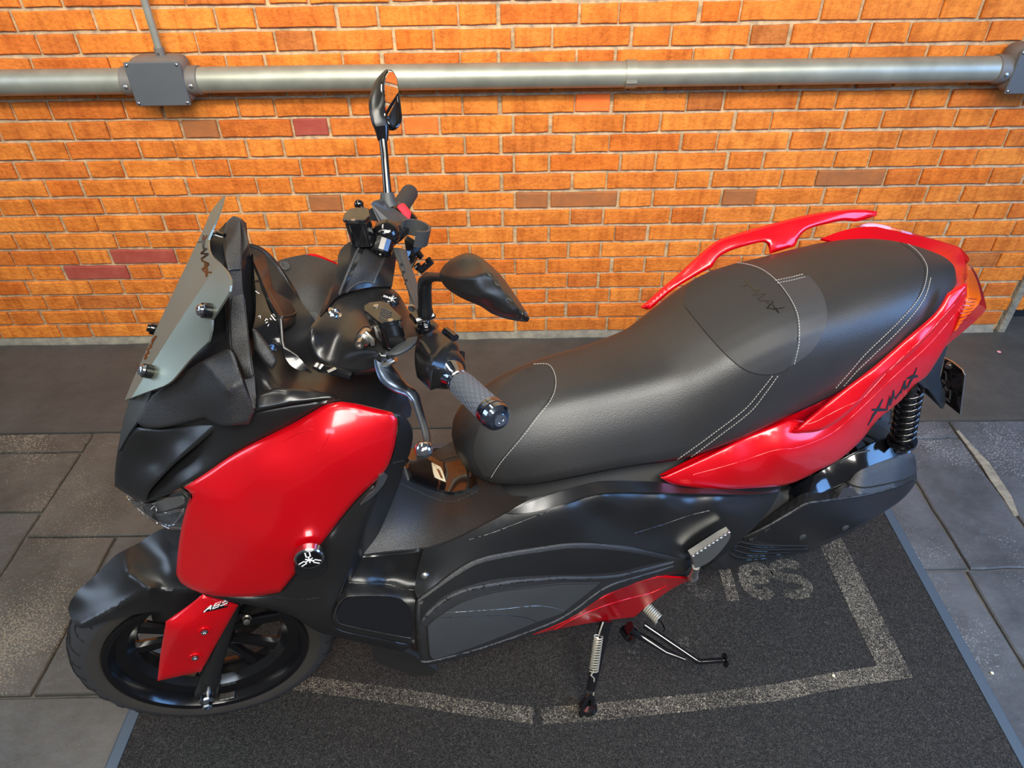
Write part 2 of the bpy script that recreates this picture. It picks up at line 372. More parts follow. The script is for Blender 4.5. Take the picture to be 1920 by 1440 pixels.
# cement fillet at the foot of the wall
mb = MB(); zz = CH[18]; n = 60
vs = []; fs = []
for i in range(n+1):
    x = -3.4+5.40*i/n
    vs += [(x, WALL_Y-.012+random.uniform(-.005, .005), -.003), (x, WALL_Y-.008+random.uniform(-.004, .004), zz*.5+random.uniform(-.006, .006)), (x, WALL_Y+.0075, zz+.004+random.uniform(-.004, .004)), (x, WALL_Y+.0085, -.003)]
for i in range(n):
    a = i*4
    for k in range(4): b = (k+1) % 4; fs.append((a+k, a+4+k, a+4+b, a+b))
fs += [(0, 1, 2, 3), (n*4+3, n*4+2, n*4+1, n*4)]
mb.add(vs, fs); struct(mb.build('baseboard_back', 'cement', None, True, 60))
# end reveal and dark doorway on the far right
mb = MB(); mb.box((2.035, WALL_Y+.06, 1.59), (.03, .15, 3.22), ch=.004); struct(mb.build('trim_1', 'cement'))
mb = MB(); mb.box((2.75, WALL_Y+.12, 1.59), (1.4, .04, 3.22)); struct(mb.build('door_1', 'door_paint'))

# ------------------------------------------------------------------ conduits
PR = .039; PY = WALL_Y-.058; PZ = ony(960, 142, PY)[2]
XL = -1.095; XR = 1.665
def conduit(name, x0, x1, label):
    t = thing(name, label, 'pipe', (0, 0, 0), 0)
    mb = MB(); mb.tube([(x0, PY, PZ), (x1, PY, PZ)], PR, 32); mb.build('pipe', 'galvanised', t, True, 40); return t
p = conduit('conduit_pipe', XL+.118, XR-.118, 'long grey galvanised pipe between the two junction boxes')
xs = ony(1182, 140, PY)[0]
mb = MB(); mb.lathe((xs-.017, PY, PZ), (1, 0, 0), [(0, PR+.0008), (0, PR+.0035), (.034, PR+.0035), (.034, PR+.0008)], 32)
cl = mb.build('pipe_strap', 'galvanised', p, True, 40)
mb = MB(); mb.box((xs, PY-PR*.9, PZ-.012), (.036, .014, .014), ch=.002); mb.build('strap_clasp', 'galvanised', cl)
conduit('conduit_pipe', -3.3, XL-.118, 'short stretch of grey pipe entering the left junction box from the left edge')
def jbox(x, label, lab2):
    t = thing('junction_box', label, 'junction box', (x, 0, 0), group=None)
    mb = MB(); prof = []
    for (dy, sx, sz) in ((.0, .075, .062), (-.02, .086, .071), (-.062, .090, .071), (-.078, .087, .066), (-.092, .084, .062)):
        for k in range(24):
            a = 2*math.pi*(k+.5)/24; e = .35
            cx = math.copysign(abs(math.cos(a))**e, math.cos(a)); cz = math.copysign(abs(math.sin(a))**e, math.sin(a))
            prof.append((cx*sx, WALL_Y-.002+dy, PZ+.002+cz*sz))
    fs = []
    for i in range(4):
        for k in range(24): b = (k+1) % 24; fs.append((i*24+k, i*24+b, i*24+24+b, i*24+24+k))
    fs.append(tuple(range(96, 120))[::-1]); fs.append(tuple(range(24)))
    mb.add(prof, fs); mb.build('box_body', 'box_paint', t, True, 45)
    mb = MB(); mb.box((0, WALL_Y-.0995, PZ+.001), (.172, .009, .132), ch=.003); ld = mb.build('box_lid', 'box_lid', t)
    for sx in (-1, 1):
        for sz in (-1, 1):
            m_ = MB(); m_.lathe((sx*.077, WALL_Y-.1035, PZ+.001+sz*.057), (0, -1, 0), [(0, .005), (.002, .005), (.0035, .003), (.0035, 0)], 12); m_.build('lid_screw', 'chrome', ld, True)
    for sx in (-1, 1):
        m_ = MB(); m_.lathe((sx*.074, PY, PZ), (sx, 0, 0), [(0, PR+.003), (.010, PR+.004), (.018, PR+.0045), (.045, PR+.0045), (.047, PR+.002), (.047, PR-.002)], 32); cc = m_.build('collar', 'box_paint', t, True, 40)
        m_ = MB(); m_.lathe((sx*.102, PY-PR*.98-.004, PZ-.006), (0, -1, .2), [(0, .006), (.003, .006), (.004, .003), (.004, 0)], 12); m_.build('collar_screw', 'steel', cc, True)
    return t
jb = jbox(XL, 'grey junction box with screwed lid on the pipe at upper left', '')
jb = jbox(XR, 'grey junction box with screwed lid at the upper right corner', '')
for x, lab in ((XL+.012, 'thin grey conduit rising from the left junction box'), (XR+.04, 'thin grey conduit rising from the right junction box')):
    t = thing('thin_conduit', lab, 'pipe'); y = WALL_Y-.045
    mb = MB(); mb.tube([(x, y, PZ+.066), (x, y, 3.1)], .0115, 16); mb.build('pipe', 'galvanised', t, True)
    mb = MB(); mb.tube([(x, y, PZ+.060), (x, y, PZ+.095)], .0155, 16); so = mb.build('socket', 'box_paint', t, True, 40)
    mb = MB(); mb.lathe((x, y-.0150, PZ+.080), (0, -1, 0), [(0, .004), (.003, .004), (.003, 0)], 10); mb.build('set_screw', 'steel', so, True)

# ================================================================== FLOOR
fl = link('floor', mesh('floor', [(-3.6, -1.4, -.012), (3.6, -1.4, -.012), (3.6, WALL_Y+.16, -.012), (-3.6, WALL_Y+.16, -.012), (-3.6, -1.4, -.06), (3.6, -1.4, -.06), (3.6, WALL_Y+.16, -.06), (-3.6, WALL_Y+.16, -.06)],
     [(0, 1, 2, 3), (7, 6, 5, 4), (0, 4, 5, 1), (1, 5, 6, 2), (2, 6, 7, 3), (3, 7, 4, 0)]), 'joint_fill'); struct(fl)
def slab(x0, x1, y0, y1, m_, dz=None, gap=.0045, jit=.004):
    n = 7; r = random; dz = r.uniform(-.0025, .0) if dz is None else dz
    cs = [(x0+gap, y0+gap), (x1-gap, y0+gap), (x1-gap, y1-gap), (x0+gap, y1-gap)]
    A = []
    for i in range(4):
        a = np.array(cs[i]); b = np.array(cs[(i+1) % 4])
        for k in range(n):
            q = a+(b-a)*k/n; q = q+np.array([r.uniform(-jit, jit), r.uniform(-jit, jit)])*(.6 if k else .4); A.append(q)
    c0 = np.array([(x0+x1)/2, (y0+y1)/2]); N = len(A)
    top = [(*(c0+(q-c0)*(1-.004/max(.1, np.linalg.norm(q-c0)))), dz) for q in A]; mid = [(*q, dz-.004) for q in A]; bot = [(*q, -.03) for q in A]
    fs = [tuple(range(N))]
    for o_ in (0, N):
        for i in range(N): j = (i+1) % N; fs.append((o_+j, o_+i, o_+N+i, o_+N+j))
    o = link('floor_slab', mesh('floor_slab', top+mid+bot, fs), m_, fl); return o
slab(-3.5, 3.5, 1.875, WALL_Y+.15, 'painted_strip', 0, .002, .001)
for a in [(-3.5, -2.35, 1.776, 1.875, 'slate_plain'), (-2.35, -1.49, 1.776, 1.875, 'slate_warm'), (-2.6, -1.49, 1.506, 1.776, 'slate_warm'), (-3.5, -2.6, 1.506, 1.776, 'slate_plain'), (-2.3, -1.49, .902, 1.506, 'slate_plain'), (-3.5, -2.3, .902, 1.506, 'slate_plain'),
          (-1.49, -.62, 1.406, 1.875, 'slate_warm'), (-1.49, -1.21, .902, 1.406, 'slate_warm'), (-1.21, -.5, .902, 1.406, 'slate_plain'),
          (-.62, .3, 1.406, 1.875, 'slate_plain'), (.3, 1.37, 1.785, 1.875, 'slate_cool'), (.3, 1.305, 1.24, 1.785, 'slate_cool'), (1.305, 1.55, 1.24, 1.785, 'slate_cool'), (1.37, 1.55, 1.785, 1.875, 'slate_cool'),
          (1.55, 2.35, 1.24, 1.875, 'slate_cool'), (2.35, 3.5, 1.3, 1.875, 'slate_cool'), (2.35, 3.5, .5, 1.3, 'slate_cool'), (1.29, 2.35, .45, 1.24, 'slate_cool'), (.6, 1.29, .45, 1.24, 'slate_cool'), (-.5, .3, .9, 1.406, 'slate_plain'), (-.5, .6, .25, .9, 'slate_plain'),
          (-1.65, -.5, .25, .902, 'slate_plain'), (-3.5, -1.65, .25, .902, 'slate_warm'), (-3.5, -1.0, -1.35, .25, 'slate_plain'), (-1.0, .9, -1.35, .25, 'slate_plain'), (.9, 3.5, -1.35, .45, 'slate_cool'), (.6, .9, .25, .45, 'slate_cool'), (.3, .6, .9, 1.24, 'slate_cool')]:
    slab(*a)
# pale mortar smear in the joint between two slabs on the right
mb = MB(); vs = []; pts = [(1795, 808), (1822, 842), (1846, 872), (1862, 898), (1888, 935), (1905, 968)]; wd = [3, 5, 9, 10, 9, 5]
up_ = [onz(px-w_*.6, py, .0012) for (px, py), w_ in zip(pts, wd)]; dn_ = [onz(px+w_, py-w_*.5, .0012) for (px, py), w_ in zip(pts, wd)]
for i in range(5): mb.prism([up_[i], dn_[i], dn_[i+1], up_[i+1]], (0, 0, -.004))
mb.build('mortar_smear', 'cement', fl)

# ------------------------------------------------------------------ mat with faded print
MT = .010
matE = thing('floor_mat', 'black coiled vinyl floor mat with faded lettering and grey edging under the scooter', 'mat', (0, 0, 0))
mx0, mx1, my0, my1 = -.95, 1.175, -.62, 1.792
mb = MB(); mb.box(((mx0+mx1)/2, (my0+my1)/2, MT/2+.0002), (mx1-mx0-.07, my1-my0-.07, MT-.0006), ch=.001); mb.build('coil_pile', 'coil_vinyl', matE)
mb = MB(); e = .034
o4 = [(mx0, my0), (mx1, my0), (mx1, my1), (mx0, my1)]; i4 = [(mx0+e, my0+e), (mx1-e, my0+e), (mx1-e, my1-e), (mx0+e, my1-e)]; mid4 = [(mx0+.006, my0+.006), (mx1-.006, my0+.006), (mx1-.006, my1-.006), (mx0+.006, my1-.006)]
vs = [(*q, .0004) for q in o4]+[(*q, MT*.55) for q in mid4]+[(*q, MT+.0006) for q in i4]+[(*q, .0004) for q in i4]; fs = []
for a in (0, 4, 8):
    for k in range(4): b = (k+1) % 4; fs.append((a+k, a+b, a+4+b, a+4+k))
for k in range(4): b = (k+1) % 4; fs.append((12+k, 12+b, b, k))
mb.add(vs, fs); mb.build('rubber_edging', 'mat_edging', matE)
def floor_stroke(mb, pts, wd, zt=MT+.0008, th=.0008, world=False):
    P_ = [onz(px, py, zt)[:2] if not world else np.array((px, py)) for px, py in pts]; L_ = []; R_ = []
    for i, p_ in enumerate(P_):
        t = P_[min(i+1, len(P_)-1)]-P_[max(i-1, 0)]; t = t/np.linalg.norm(t); nrm = np.array([-t[1], t[0]]); w_ = wd[i] if hasattr(wd, '__len__') else wd
        L_.append(p_+nrm*w_/2); R_.append(p_-nrm*w_/2)
    for i in range(len(P_)-1):
        mb.prism([(*L_[i], zt), (*R_[i], zt), (*R_[i+1], zt), (*L_[i+1], zt)], (0, 0, -th))
def arc(cx, cy, rx, ry, a0, a1, n=12): return [(cx+rx*math.cos(math.radians(a0+(a1-a0)*i/n)), cy+ry*math.sin(math.radians(a0+(a1-a0)*i/n))) for i in range(n+1)]
mb = MB()
floor_stroke(mb, [(.953, .912), (.952, .925), (.945, 1.1), (.937, 1.33), (.93, 1.55)], .075, world=True)
mb.build('printed_frame', 'faded_print', matE)
mb = MB(); floor_stroke(mb, [(.985, .932), (.93, .925), (.80, .908), (.65, .880), (.45, .858), (.21, .838), (.06, .828)], .042, zt=MT+.0012, world=True); mb.build('printed_frame', 'faded_print', matE)
mb = MB(); floor_stroke(mb, [(.04, .830), (-.09, .848), (-.29, .883), (-.52, .917), (-.60, .93)], .040, zt=MT+.0012, world=True); mb.build('printed_frame', 'faded_print', matE)
LB = 1.140; XH = .135; W_ = .034
def letter(ch_, x0, y0, xh, wd, m_, nm='printed_letter', asp=.70):
    mb = MB(); ry = xh/2-wd/2; rx = ry*asp; cy = y0+xh/2
    if ch_ == 'c': floor_stroke(mb, arc(x0+rx, cy, rx, ry, 50, 310), wd, world=True)
    if ch_ == 'l': floor_stroke(mb, [(x0, y0), (x0, y0+xh*1.45)], wd, world=True)
    if ch_ == 'e':
        floor_stroke(mb, arc(x0+rx, cy, rx, ry, 0, 315), wd, world=True); floor_stroke(mb, [(x0, cy), (x0+2*rx, cy)], wd*.8, zt=MT+.0006, world=True)
    if ch_ == 's':
        q = ry/2
        floor_stroke(mb, arc(x0+rx, cy+q, rx, q, 30, 270, 12)+arc(x0+rx, cy-q, rx, q, 90, -150, 12)[1:], wd*.9, world=True)
    return mb.build(nm, m_, matE)
letter('c', .490, LB, XH, W_, 'faint_print'); letter('l', .600, LB, XH, W_, 'faded_print'); letter('e', .648, LB, XH, W_, 'faded_print'); letter('s', .742, LB, XH+.005, W_, 'faded_print')
letter('e', .425, .985, .052, .013, 'faint_print', 'printed_small_letter'); letter('s', .520, .985, .052, .013, 'faint_print', 'printed_small_letter'); letter('e', .29, .985, .052, .013, 'faint_print', 'printed_small_letter')
mb = MB(); q = onz(1873, 660, .001); mb.lathe(q+np.array([0, 0, -.0005]), (0, 0, 1), [(0, .006), (.002, .008), (.003, .004), (.003, 0)], 9); tag(mb.build('petal', 'petal', None, True), 'tiny pink petal on the dark floor strip at right', 'petal')
for (px, py, lab) in ((1562, 1268, 'tiny pale crumb on the mat beside the printed frame corner'), (1859, 1263, 'tiny pale crumb on the stone just outside the mat edging')):
    z = MT if px < 1700 else 0; q = onz(px, py, z); mb = MB(); mb.lathe(q, (.2, .1, 1), [(0, .003), (.003, .0045), (.005, .003), (.006, 0)], 7); tag(mb.build('crumb', 'crumb', None), lab, 'crumb')

# ================================================================== SCOOTER
# local frame: x rearwards along the scooter, y away from its left side (d = -y is measured towards the left side), z up
PSI = math.radians(17.5); ORG = np.array([-.678, .892, MT+.001])
Ev = np.array([math.cos(PSI), math.sin(PSI), 0]); Nv = np.array([-math.sin(PSI), math.cos(PSI), 0]); Zv = np.array([0, 0, 1.])
BASIS = np.array([Ev, Nv, Zv])
CL = BASIS@(CAM-ORG)
def lray(px, py): return BASIS@ray(px, py)
def P(px, py, d):
    r = lray(px, py); t = (-d-CL[1])/r[1]; return CL+r*t
def PX(px, py, x):
    r = lray(px, py); return CL+r*((x-CL[0])/r[0])
def PH(px, py, h):
    r = lray(px, py); return CL+r*((h-CL[2])/r[2])
def PJ(p):
    return proj(ORG+BASIS.T@np.array(p, float))
scooter = thing('motor_scooter', 'red and black motor scooter parked on the black mat in front of the brick wall', 'scooter', tuple(ORG), PSI)
def tps_fit(pts, vals, lam=1e-3):
    pts = np.array(pts, float)/100.; n = len(pts)
    r = np.sqrt(((pts[:, None]-pts[None])**2).sum(2)); K = np.where(r > 0, r*r*np.log(r+1e-12), 0)+lam*np.eye(n)
    A = np.zeros((n+3, n+3)); A[:n, :n] = K; A[:n, n] = 1; A[:n, n+1:] = pts; A[n, :n] = 1; A[n+1:, :n] = pts.T
    w_ = np.linalg.solve(A, np.concatenate([np.array(vals, float), np.zeros(3)]))
    def f(q):
        q = np.atleast_2d(np.array(q, float))/100.; r = np.sqrt(((q[:, None]-pts[None])**2).sum(2)); k = np.where(r > 0, r*r*np.log(r+1e-12), 0)
        return k@w_[:n]+w_[n]+q@w_[n+1:]
    return f
def smooth_loop(out, step):
    n = len(out); P_ = [np.array(o[:2], float) for o in out]; cor = [len(o) > 2 and o[-1] == 'c' for o in out]; res = []
    for i in range(n):
        p0, p1, p2, p3 = P_[i-1], P_[i], P_[(i+1) % n], P_[(i+2) % n]
        m1 = (p2-p1) if cor[i] else (p2-p0)/2; m2 = (p2-p1) if cor[(i+1) % n] else (p3-p1)/2
        L_ = np.linalg.norm(p2-p1)
        for m_ in (m1, m2):
            l = np.linalg.norm(m_)
            if l > 1.2*L_: m_ *= 1.2*L_/l
        k = max(1, int(L_/step+.5))
        for j in range(k):
            t = j/k; res.append((2*t**3-3*t*t+1)*p1+(t**3-2*t*t+t)*m1+(-2*t**3+3*t*t)*p2+(t**3-t*t)*m2)
    return np.array(res)
def seg_dist(q, loop):
    a = loop; b = np.roll(loop, -1, 0); ab = b-a; t = np.clip(((q[:, None]-a[None])*ab[None]).sum(2)/((ab**2).sum(1)+1e-9)[None], 0, 1)
    return np.sqrt((((a[None]+ab[None]*t[..., None])-q[:, None])**2).sum(2)).min(1)
def inside(q, loop):
    x, y = q[:, 0], q[:, 1]; c = np.zeros(len(q), bool); n = len(loop)
    for i in range(n):
        (x1, y1), (x2, y2) = loop[i], loop[(i+1) % n]
        hit = ((y1 > y) != (y2 > y)); xx = (x2-x1)*(y-y1)/((y2-y1) if abs(y2-y1) > 1e-9 else 1e-9)+x1; c ^= hit & (x < xx)
    return c
def triangulate(loop, step, rings=()):
    lo = loop.min(0); hi = loop.max(0); gx = []; row = 0; y = lo[1]
    while y < hi[1]:
        x = lo[0]+(step/2 if row % 2 else 0)
        while x < hi[0]: gx.append((x, y)); x += step
        y += step*.866; row += 1
    g = np.array(gx) if gx else np.zeros((0, 2)); mr_ = max(rings) if rings else 0
    if len(g): g = g[inside(g, loop)]
    if len(g): g = g[seg_dist(g, loop) > mr_+step*.55]
    area_ = np.sum(loop[:, 0]*np.roll(loop[:, 1], -1)-loop[:, 1]*np.roll(loop[:, 0], -1))
    for r in rings:
        t = np.roll(loop, -1, 0)-np.roll(loop, 1, 0); t = t/(np.linalg.norm(t, axis=1)[:, None]+1e-9); nn = np.stack([-t[:, 1], t[:, 0]], 1)*(1 if area_ > 0 else -1)
        c = loop+nn*r; c = c[inside(c, loop)]
        if len(c): c = c[seg_dist(c, loop) > r*.93]
        keep = []
        for p in c:
            if all((p-q)@(p-q) > (step*.45)**2 for q in keep[-40:]): keep.append(p)
        if keep: g = np.vstack([g, np.array(keep)]) if len(g) else np.array(keep)
    allp = np.vstack([loop, g]); nb = len(loop)
    r = delaunay_2d_cdt([Vector(p) for p in allp], [(i, (i+1) % nb) for i in range(nb)], [], 0, 1e-5)
    V = np.array([tuple(v) for v in r[0]]); F = []
    for f in r[2]:
        if len(f) != 3: continue
        c = V[list(f)].mean(0)[None]
        if inside(c, loop)[0]: F.append(tuple(f))
    # boundary order after the cdt (input order is kept for un-merged points)
    orig = {}
    for i, o in enumerate(r[3]):
        for k in o: orig[k] = i
    bnd = [orig[k] for k in range(nb)]
    return V, F, bnd
def solidify(name, V3, F, m_, parent, th, mirror=False, ang=50):
    """front faces turned to the camera, back offset by th, own rim vertices"""
    V3 = np.array(V3); F = [tuple(f) for f in F]
    if not F: return None
    FF = []
    for f in F:
        a, b, c = V3[list(f)]; n = np.cross(b-a, c-a)
        FF.append(f if n@(CL-a) > 0 else f[::-1])
    N = np.zeros_like(V3)
    for f in FF:
        a, b, c = V3[list(f)]; n = np.cross(b-a, c-a)
        for i in f: N[i] += n
    N /= (np.linalg.norm(N, axis=1)[:, None]+1e-12)
    ed = {}
    for f in FF:
        for i in range(3):
            e_ = (f[i], f[(i+1) % 3]); ed[e_] = ed.get(e_, 0)+1
    be = [e_ for e_ in ed if (e_[1], e_[0]) not in ed]
    n = len(V3); B = V3-N*th; vs = list(V3)+list(B); fs = list(FF)+[tuple(i+n for i in f[::-1]) for f in FF]
    for (a, b) in be:
        k = len(vs); vs += [V3[a], V3[b], B[b], B[a]]; fs.append((k+1, k, k+3, k+2))
    vs = np.array(vs)
    if mirror: vs = vs*np.array([1, -1, 1]); fs = [f[::-1] for f in fs]
    o = link(name, mesh(name, vs, fs), m_, parent, True); o.data.set_sharp_from_angle(angle=math.radians(ang)); return o
def panel(name, out, ctrl, m_, parent=scooter, th=.004, step=11, roll=0, rw=12, dd=0, mirror=False, lam=.02, ridge=()):
    loop = smooth_loop(out, step); cp = [(o[0], o[1]) for o in out if len(o) > 2 and o[2] != 'c']+[c[:2] for c in ctrl]; cv = [o[2] for o in out if len(o) > 2 and o[2] != 'c']+[c[2] for c in ctrl]
    f = tps_fit(cp, cv, lam); V, F, bnd = triangulate(loop, step, (rw*.3, rw*.62, rw) if roll else ())
    d = f(V)+dd
    for pl, amp, wid in ridge:
        pl = np.array(along(pl, 4)); dm = np.sqrt(((V[:, None]-pl[None])**2).sum(2)).min(1); d = d+amp*np.exp(-dm/wid)
    if roll:
        ds = seg_dist(V, loop); d = d-roll*np.clip(1-ds/rw, 0, 1)**2
    V3 = [P(p[0], p[1], q) for p, q in zip(V, d)]
    o = solidify(name, V3, F, m_, parent, th)
    if mirror: solidify(name, V3, F, m_, parent, th, True)
    return o
def facet(name, out, creases, ctrl, m_, parent=scooter, th=.004, step=9, dd=0, mirror=False, roll=0, rw=6, ang=4):
    """sheet made of flat-ish facets that meet in crisp creases; creases: polylines of (px, py, d)"""
    V0 = [tuple(o[:2]) for o in out]; D0 = [o[2] for o in out]; n = len(V0); E0 = [(i, (i+1) % n) for i in range(n)]
    def vid(p):
        for i, q in enumerate(V0):
            if abs(q[0]-p[0]) < .3 and abs(q[1]-p[1]) < .3: return i
        V0.append(tuple(p[:2])); D0.append(p[2]); return len(V0)-1
    for c in creases:
        ids = [vid(p) for p in c]; E0 += [(a, b) for a, b in zip(ids, ids[1:])]
    for p in ctrl: vid(p)
    r = delaunay_2d_cdt([Vector(v) for v in V0], E0, [], 0, 1e-5); W = np.array([tuple(v) for v in r[0]])
    DW = np.array([np.mean([D0[k] for k in o]) if o else np.nan for o in r[3]])
    for i in np.where(np.isnan(DW))[0]:
        k = np.argsort(((np.array(V0)-W[i])**2).sum(1))[:2]; DW[i] = np.mean([D0[j] for j in k])
    T_ = [f for f in r[2] if len(f) == 3]; loop = smooth_loop(out, step); polyg = np.array([o[:2] for o in out], float)
    T_ = [f for f in T_ if inside(W[list(f)].mean(0)[None], polyg)[0]]
    M_ = [np.linalg.inv(np.vstack([W[list(f)].T, np.ones(3)])) for f in T_ if abs(np.linalg.det(np.vstack([W[list(f)].T, np.ones(3)]))) > 1e-6]
    T_ = [f for f in T_ if abs(np.linalg.det(np.vstack([W[list(f)].T, np.ones(3)]))) > 1e-6]
    def dval(p):
        best = None
        for f, m in zip(T_, M_):
            b = m@np.array([p[0], p[1], 1.]); v = b.min()
            if best is None or v > best[0]: best = (v, b@DW[list(f)])
            if v > -1e-6: break
        return best[1]
    # fine mesh with the creases as constraints
    pts = [tuple(p) for p in loop]; nb = len(pts); ed = [(i, (i+1) % nb) for i in range(nb)]; cp = []
    for c in creases:
        prev = None
        for a, b in zip(c, c[1:]):
            a = np.array(a[:2], float); b = np.array(b[:2], float); k = max(1, int(np.linalg.norm(b-a)/step))
            for j in range(k+1):
                q = a+(b-a)*j/k
                if prev is not None and np.linalg.norm(q-np.array(pts[prev])) < 1e-6: continue
                pts.append(tuple(q)); cp.append(q); i = len(pts)-1
                if prev is not None: ed.append((prev, i))
                prev = i
    lo = loop.min(0); hi = loop.max(0); g = []; y = lo[1]; row = 0
    while y < hi[1]:
        x = lo[0]+(step/2 if row % 2 else 0)
        while x < hi[0]: g.append((x, y)); x += step
        y += step*.866; row += 1
    g = np.array(g); g = g[inside(g, loop)]
    if len(g): g = g[seg_dist(g, loop) > step*.5]
    if len(cp) and len(g): cpa = np.array(cp); g = g[np.sqrt(((g[:, None]-cpa[None])**2).sum(2)).min(1) > step*.5]
    pts += [tuple(p) for p in g]
    r = delaunay_2d_cdt([Vector(p) for p in pts], ed, [], 0, 1e-4); V = np.array([tuple(v) for v in r[0]]); F = [tuple(f) for f in r[2] if len(f) == 3 and inside(V[list(f)].mean(0)[None], loop)[0]]
    d = np.array([dval(p) for p in V])+dd
    if roll: d = d-roll*np.clip(1-seg_dist(V, loop)/rw, 0, 1)**2
    V3 = [P(p[0], p[1], q) for p, q in zip(V, d)]; o = solidify(name, V3, F, m_, parent, th, False, ang)
    if mirror: solidify(name, V3, F, m_, parent, th, True, ang)
    return o
def bvh_of(*objs):
    vs = []; fs = []
    for o in objs:
        n = len(vs); vs += [v.co.copy() for v in o.data.vertices]; fs += [tuple(i+n for i in p.vertices) for p in o.data.polygons]
    return BVHTree.FromPolygons(vs, fs)
def hit(bv, px, py):
    r = lray(px, py); h = bv.ray_cast(Vector(CL), Vector(r).normalized())
    if h[0] is None: return None, None
    n = h[1]
    if n.dot(Vector(r)) > 0: n = -n
    return np.array(h[0]), np.array(n)
def drape(name, out, bv, m_, parent, off=.0012, th=.001, step=7, mirror=False):
    loop = smooth_loop(out, step); V, F, bnd = triangulate(loop, step); V3 = []; ok = []
    for p in V:
        h, n = hit(bv, *p)
        if h is None:
            for s_ in (1.5, 3, 6):
                c = loop.mean(0); q = p+(c-p)/np.linalg.norm(c-p)*s_; h, n = hit(bv, *q)
                if h is not None: break
        ok.append(h is not None); V3.append(h+n*off if h is not None else np.zeros(3))
    F = [f for f in F if all(ok[i] for i in f)]
    return solidify(name, V3, F, m_, parent, th, mirror)
def stroke_loop(pts, wd):
    P_ = [np.array(p, float) for p in pts]; L_ = []; R_ = []
    for i, p_ in enumerate(P_):
        t = P_[min(i+1, len(P_)-1)]-P_[max(i-1, 0)]; t = t/np.linalg.norm(t); n = np.array([-t[1], t[0]]); w_ = wd[i] if hasattr(wd, '__len__') else wd
        L_.append(p_+n*w_/2); R_.append(p_-n*w_/2)
    return [(*p, 'c') for p in L_+R_[::-1]]
def strokes(name, lst, bv, m_, parent, off=.001, th=.001):
    """several draped strokes joined in one lettering mesh"""
    vs = []; fs = []
    for pts, wd in lst:
        o = drape('tmp', stroke_loop(pts, wd), bv, m_, None, off, th, 5)
        if o is None: continue
        n = len(vs); vs += [tuple(v.co) for v in o.data.vertices]; fs += [tuple(i+n for i in p.vertices) for p in o.data.polygons]
        me = o.data; bpy.data.objects.remove(o); bpy.data.meshes.remove(me)
    return link(name, mesh(name, vs, fs), m_, parent)
def along(pts, step, smooth=True):
    if smooth:
        out = []
        P_ = [np.array(p, float) for p in pts]; n = len(P_)
        for i in range(n-1):
            p0, p1, p2, p3 = P_[max(i-1, 0)], P_[i], P_[i+1], P_[min(i+2, n-1)]; m1 = (p2-p0)/2; m2 = (p3-p1)/2
            k = max(2, int(np.linalg.norm(p2-p1)/step+.5))
            for j in range(k):
                t = j/k; out.append((2*t**3-3*t*t+1)*p1+(t**3-2*t*t+t)*m1+(-2*t**3+3*t*t)*p2+(t**3-t*t)*m2)
        out.append(P_[-1]); return out
    return [np.array(p, float) for p in pts]
def seam_pts(pts, bv, off=.0008):
    q = []
    for p in along(pts, 3):
        h, n = hit(bv, *p)
        if h is not None and (not q or np.linalg.norm(h-q[-1][0]) < .06): q.append((h+n*off, n))
    return q
def groove_line(name, pts, bv, m_, parent, r=.0012, off=.0003):
    q = seam_pts(pts, bv, off); mb = MB(); mb.tube([a for a, n in q], r, 6); return mb.build(name, m_, parent, True, 60)
def stitches(name, pts, bv, m_, parent, pitch=.0062, ln=.0042, wd=.0011):
    q = seam_pts(pts, bv, .0010); mb = MB(); acc = 0; nxt = 0
    for i in range(len(q)-1):
        a, na = q[i]; b, nb_ = q[i+1]; L_ = np.linalg.norm(b-a)
        while nxt < acc+L_:
            t = (nxt-acc)/L_; c = a+(b-a)*t; n = na; tt = (b-a)/L_; s_ = np.cross(n, tt); u = np.cross(tt, s_); mb.box(c, (ln, wd, .0009), np.column_stack([tt, s_/np.linalg.norm(s_), u/np.linalg.norm(u)])); nxt += pitch
        acc += L_
    o = mb.build(name, m_, parent); o['kind'] = 'stuff'; return o
def loft(name, rings, m_, parent=scooter, closed=True, sub=4, cap=True, angle=60):
    """Catmull-Rom along the rings; rings given with equal counts"""
    R_ = [np.array(r, float) for r in rings]; n = len(R_); out = []
    for i in range(n-1):
        p0, p1, p2, p3 = R_[max(i-1, 0)], R_[i], R_[i+1], R_[min(i+2, n-1)]
        for j in range(sub):
            t = j/sub; out.append((2*t**3-3*t*t+1)*p1+(t**3-2*t*t+t)*(p2-p0)/2+(-2*t**3+3*t*t)*p2+(t**3-t*t)*(p3-p1)/2)
    out.append(R_[-1]); k = len(out[0]); vs = [p for r in out for p in r]; fs = []
    for i in range(len(out)-1):
        for j in range(k if closed else k-1): b = (j+1) % k; fs.append((i*k+j, i*k+b, (i+1)*k+b, (i+1)*k+j))
    if cap and closed: fs.append(tuple(range(k))[::-1]); fs.append(tuple((len(out)-1)*k+j for j in range(k)))
    o = link(name, mesh(name, vs, fs), m_, parent, True)
    import bmesh
    bm = bmesh.new(); bm.from_mesh(o.data); bmesh.ops.recalc_face_normals(bm, faces=bm.faces); bm.to_mesh(o.data); bm.free()
    o.data.set_sharp_from_angle(angle=math.radians(angle)); return o

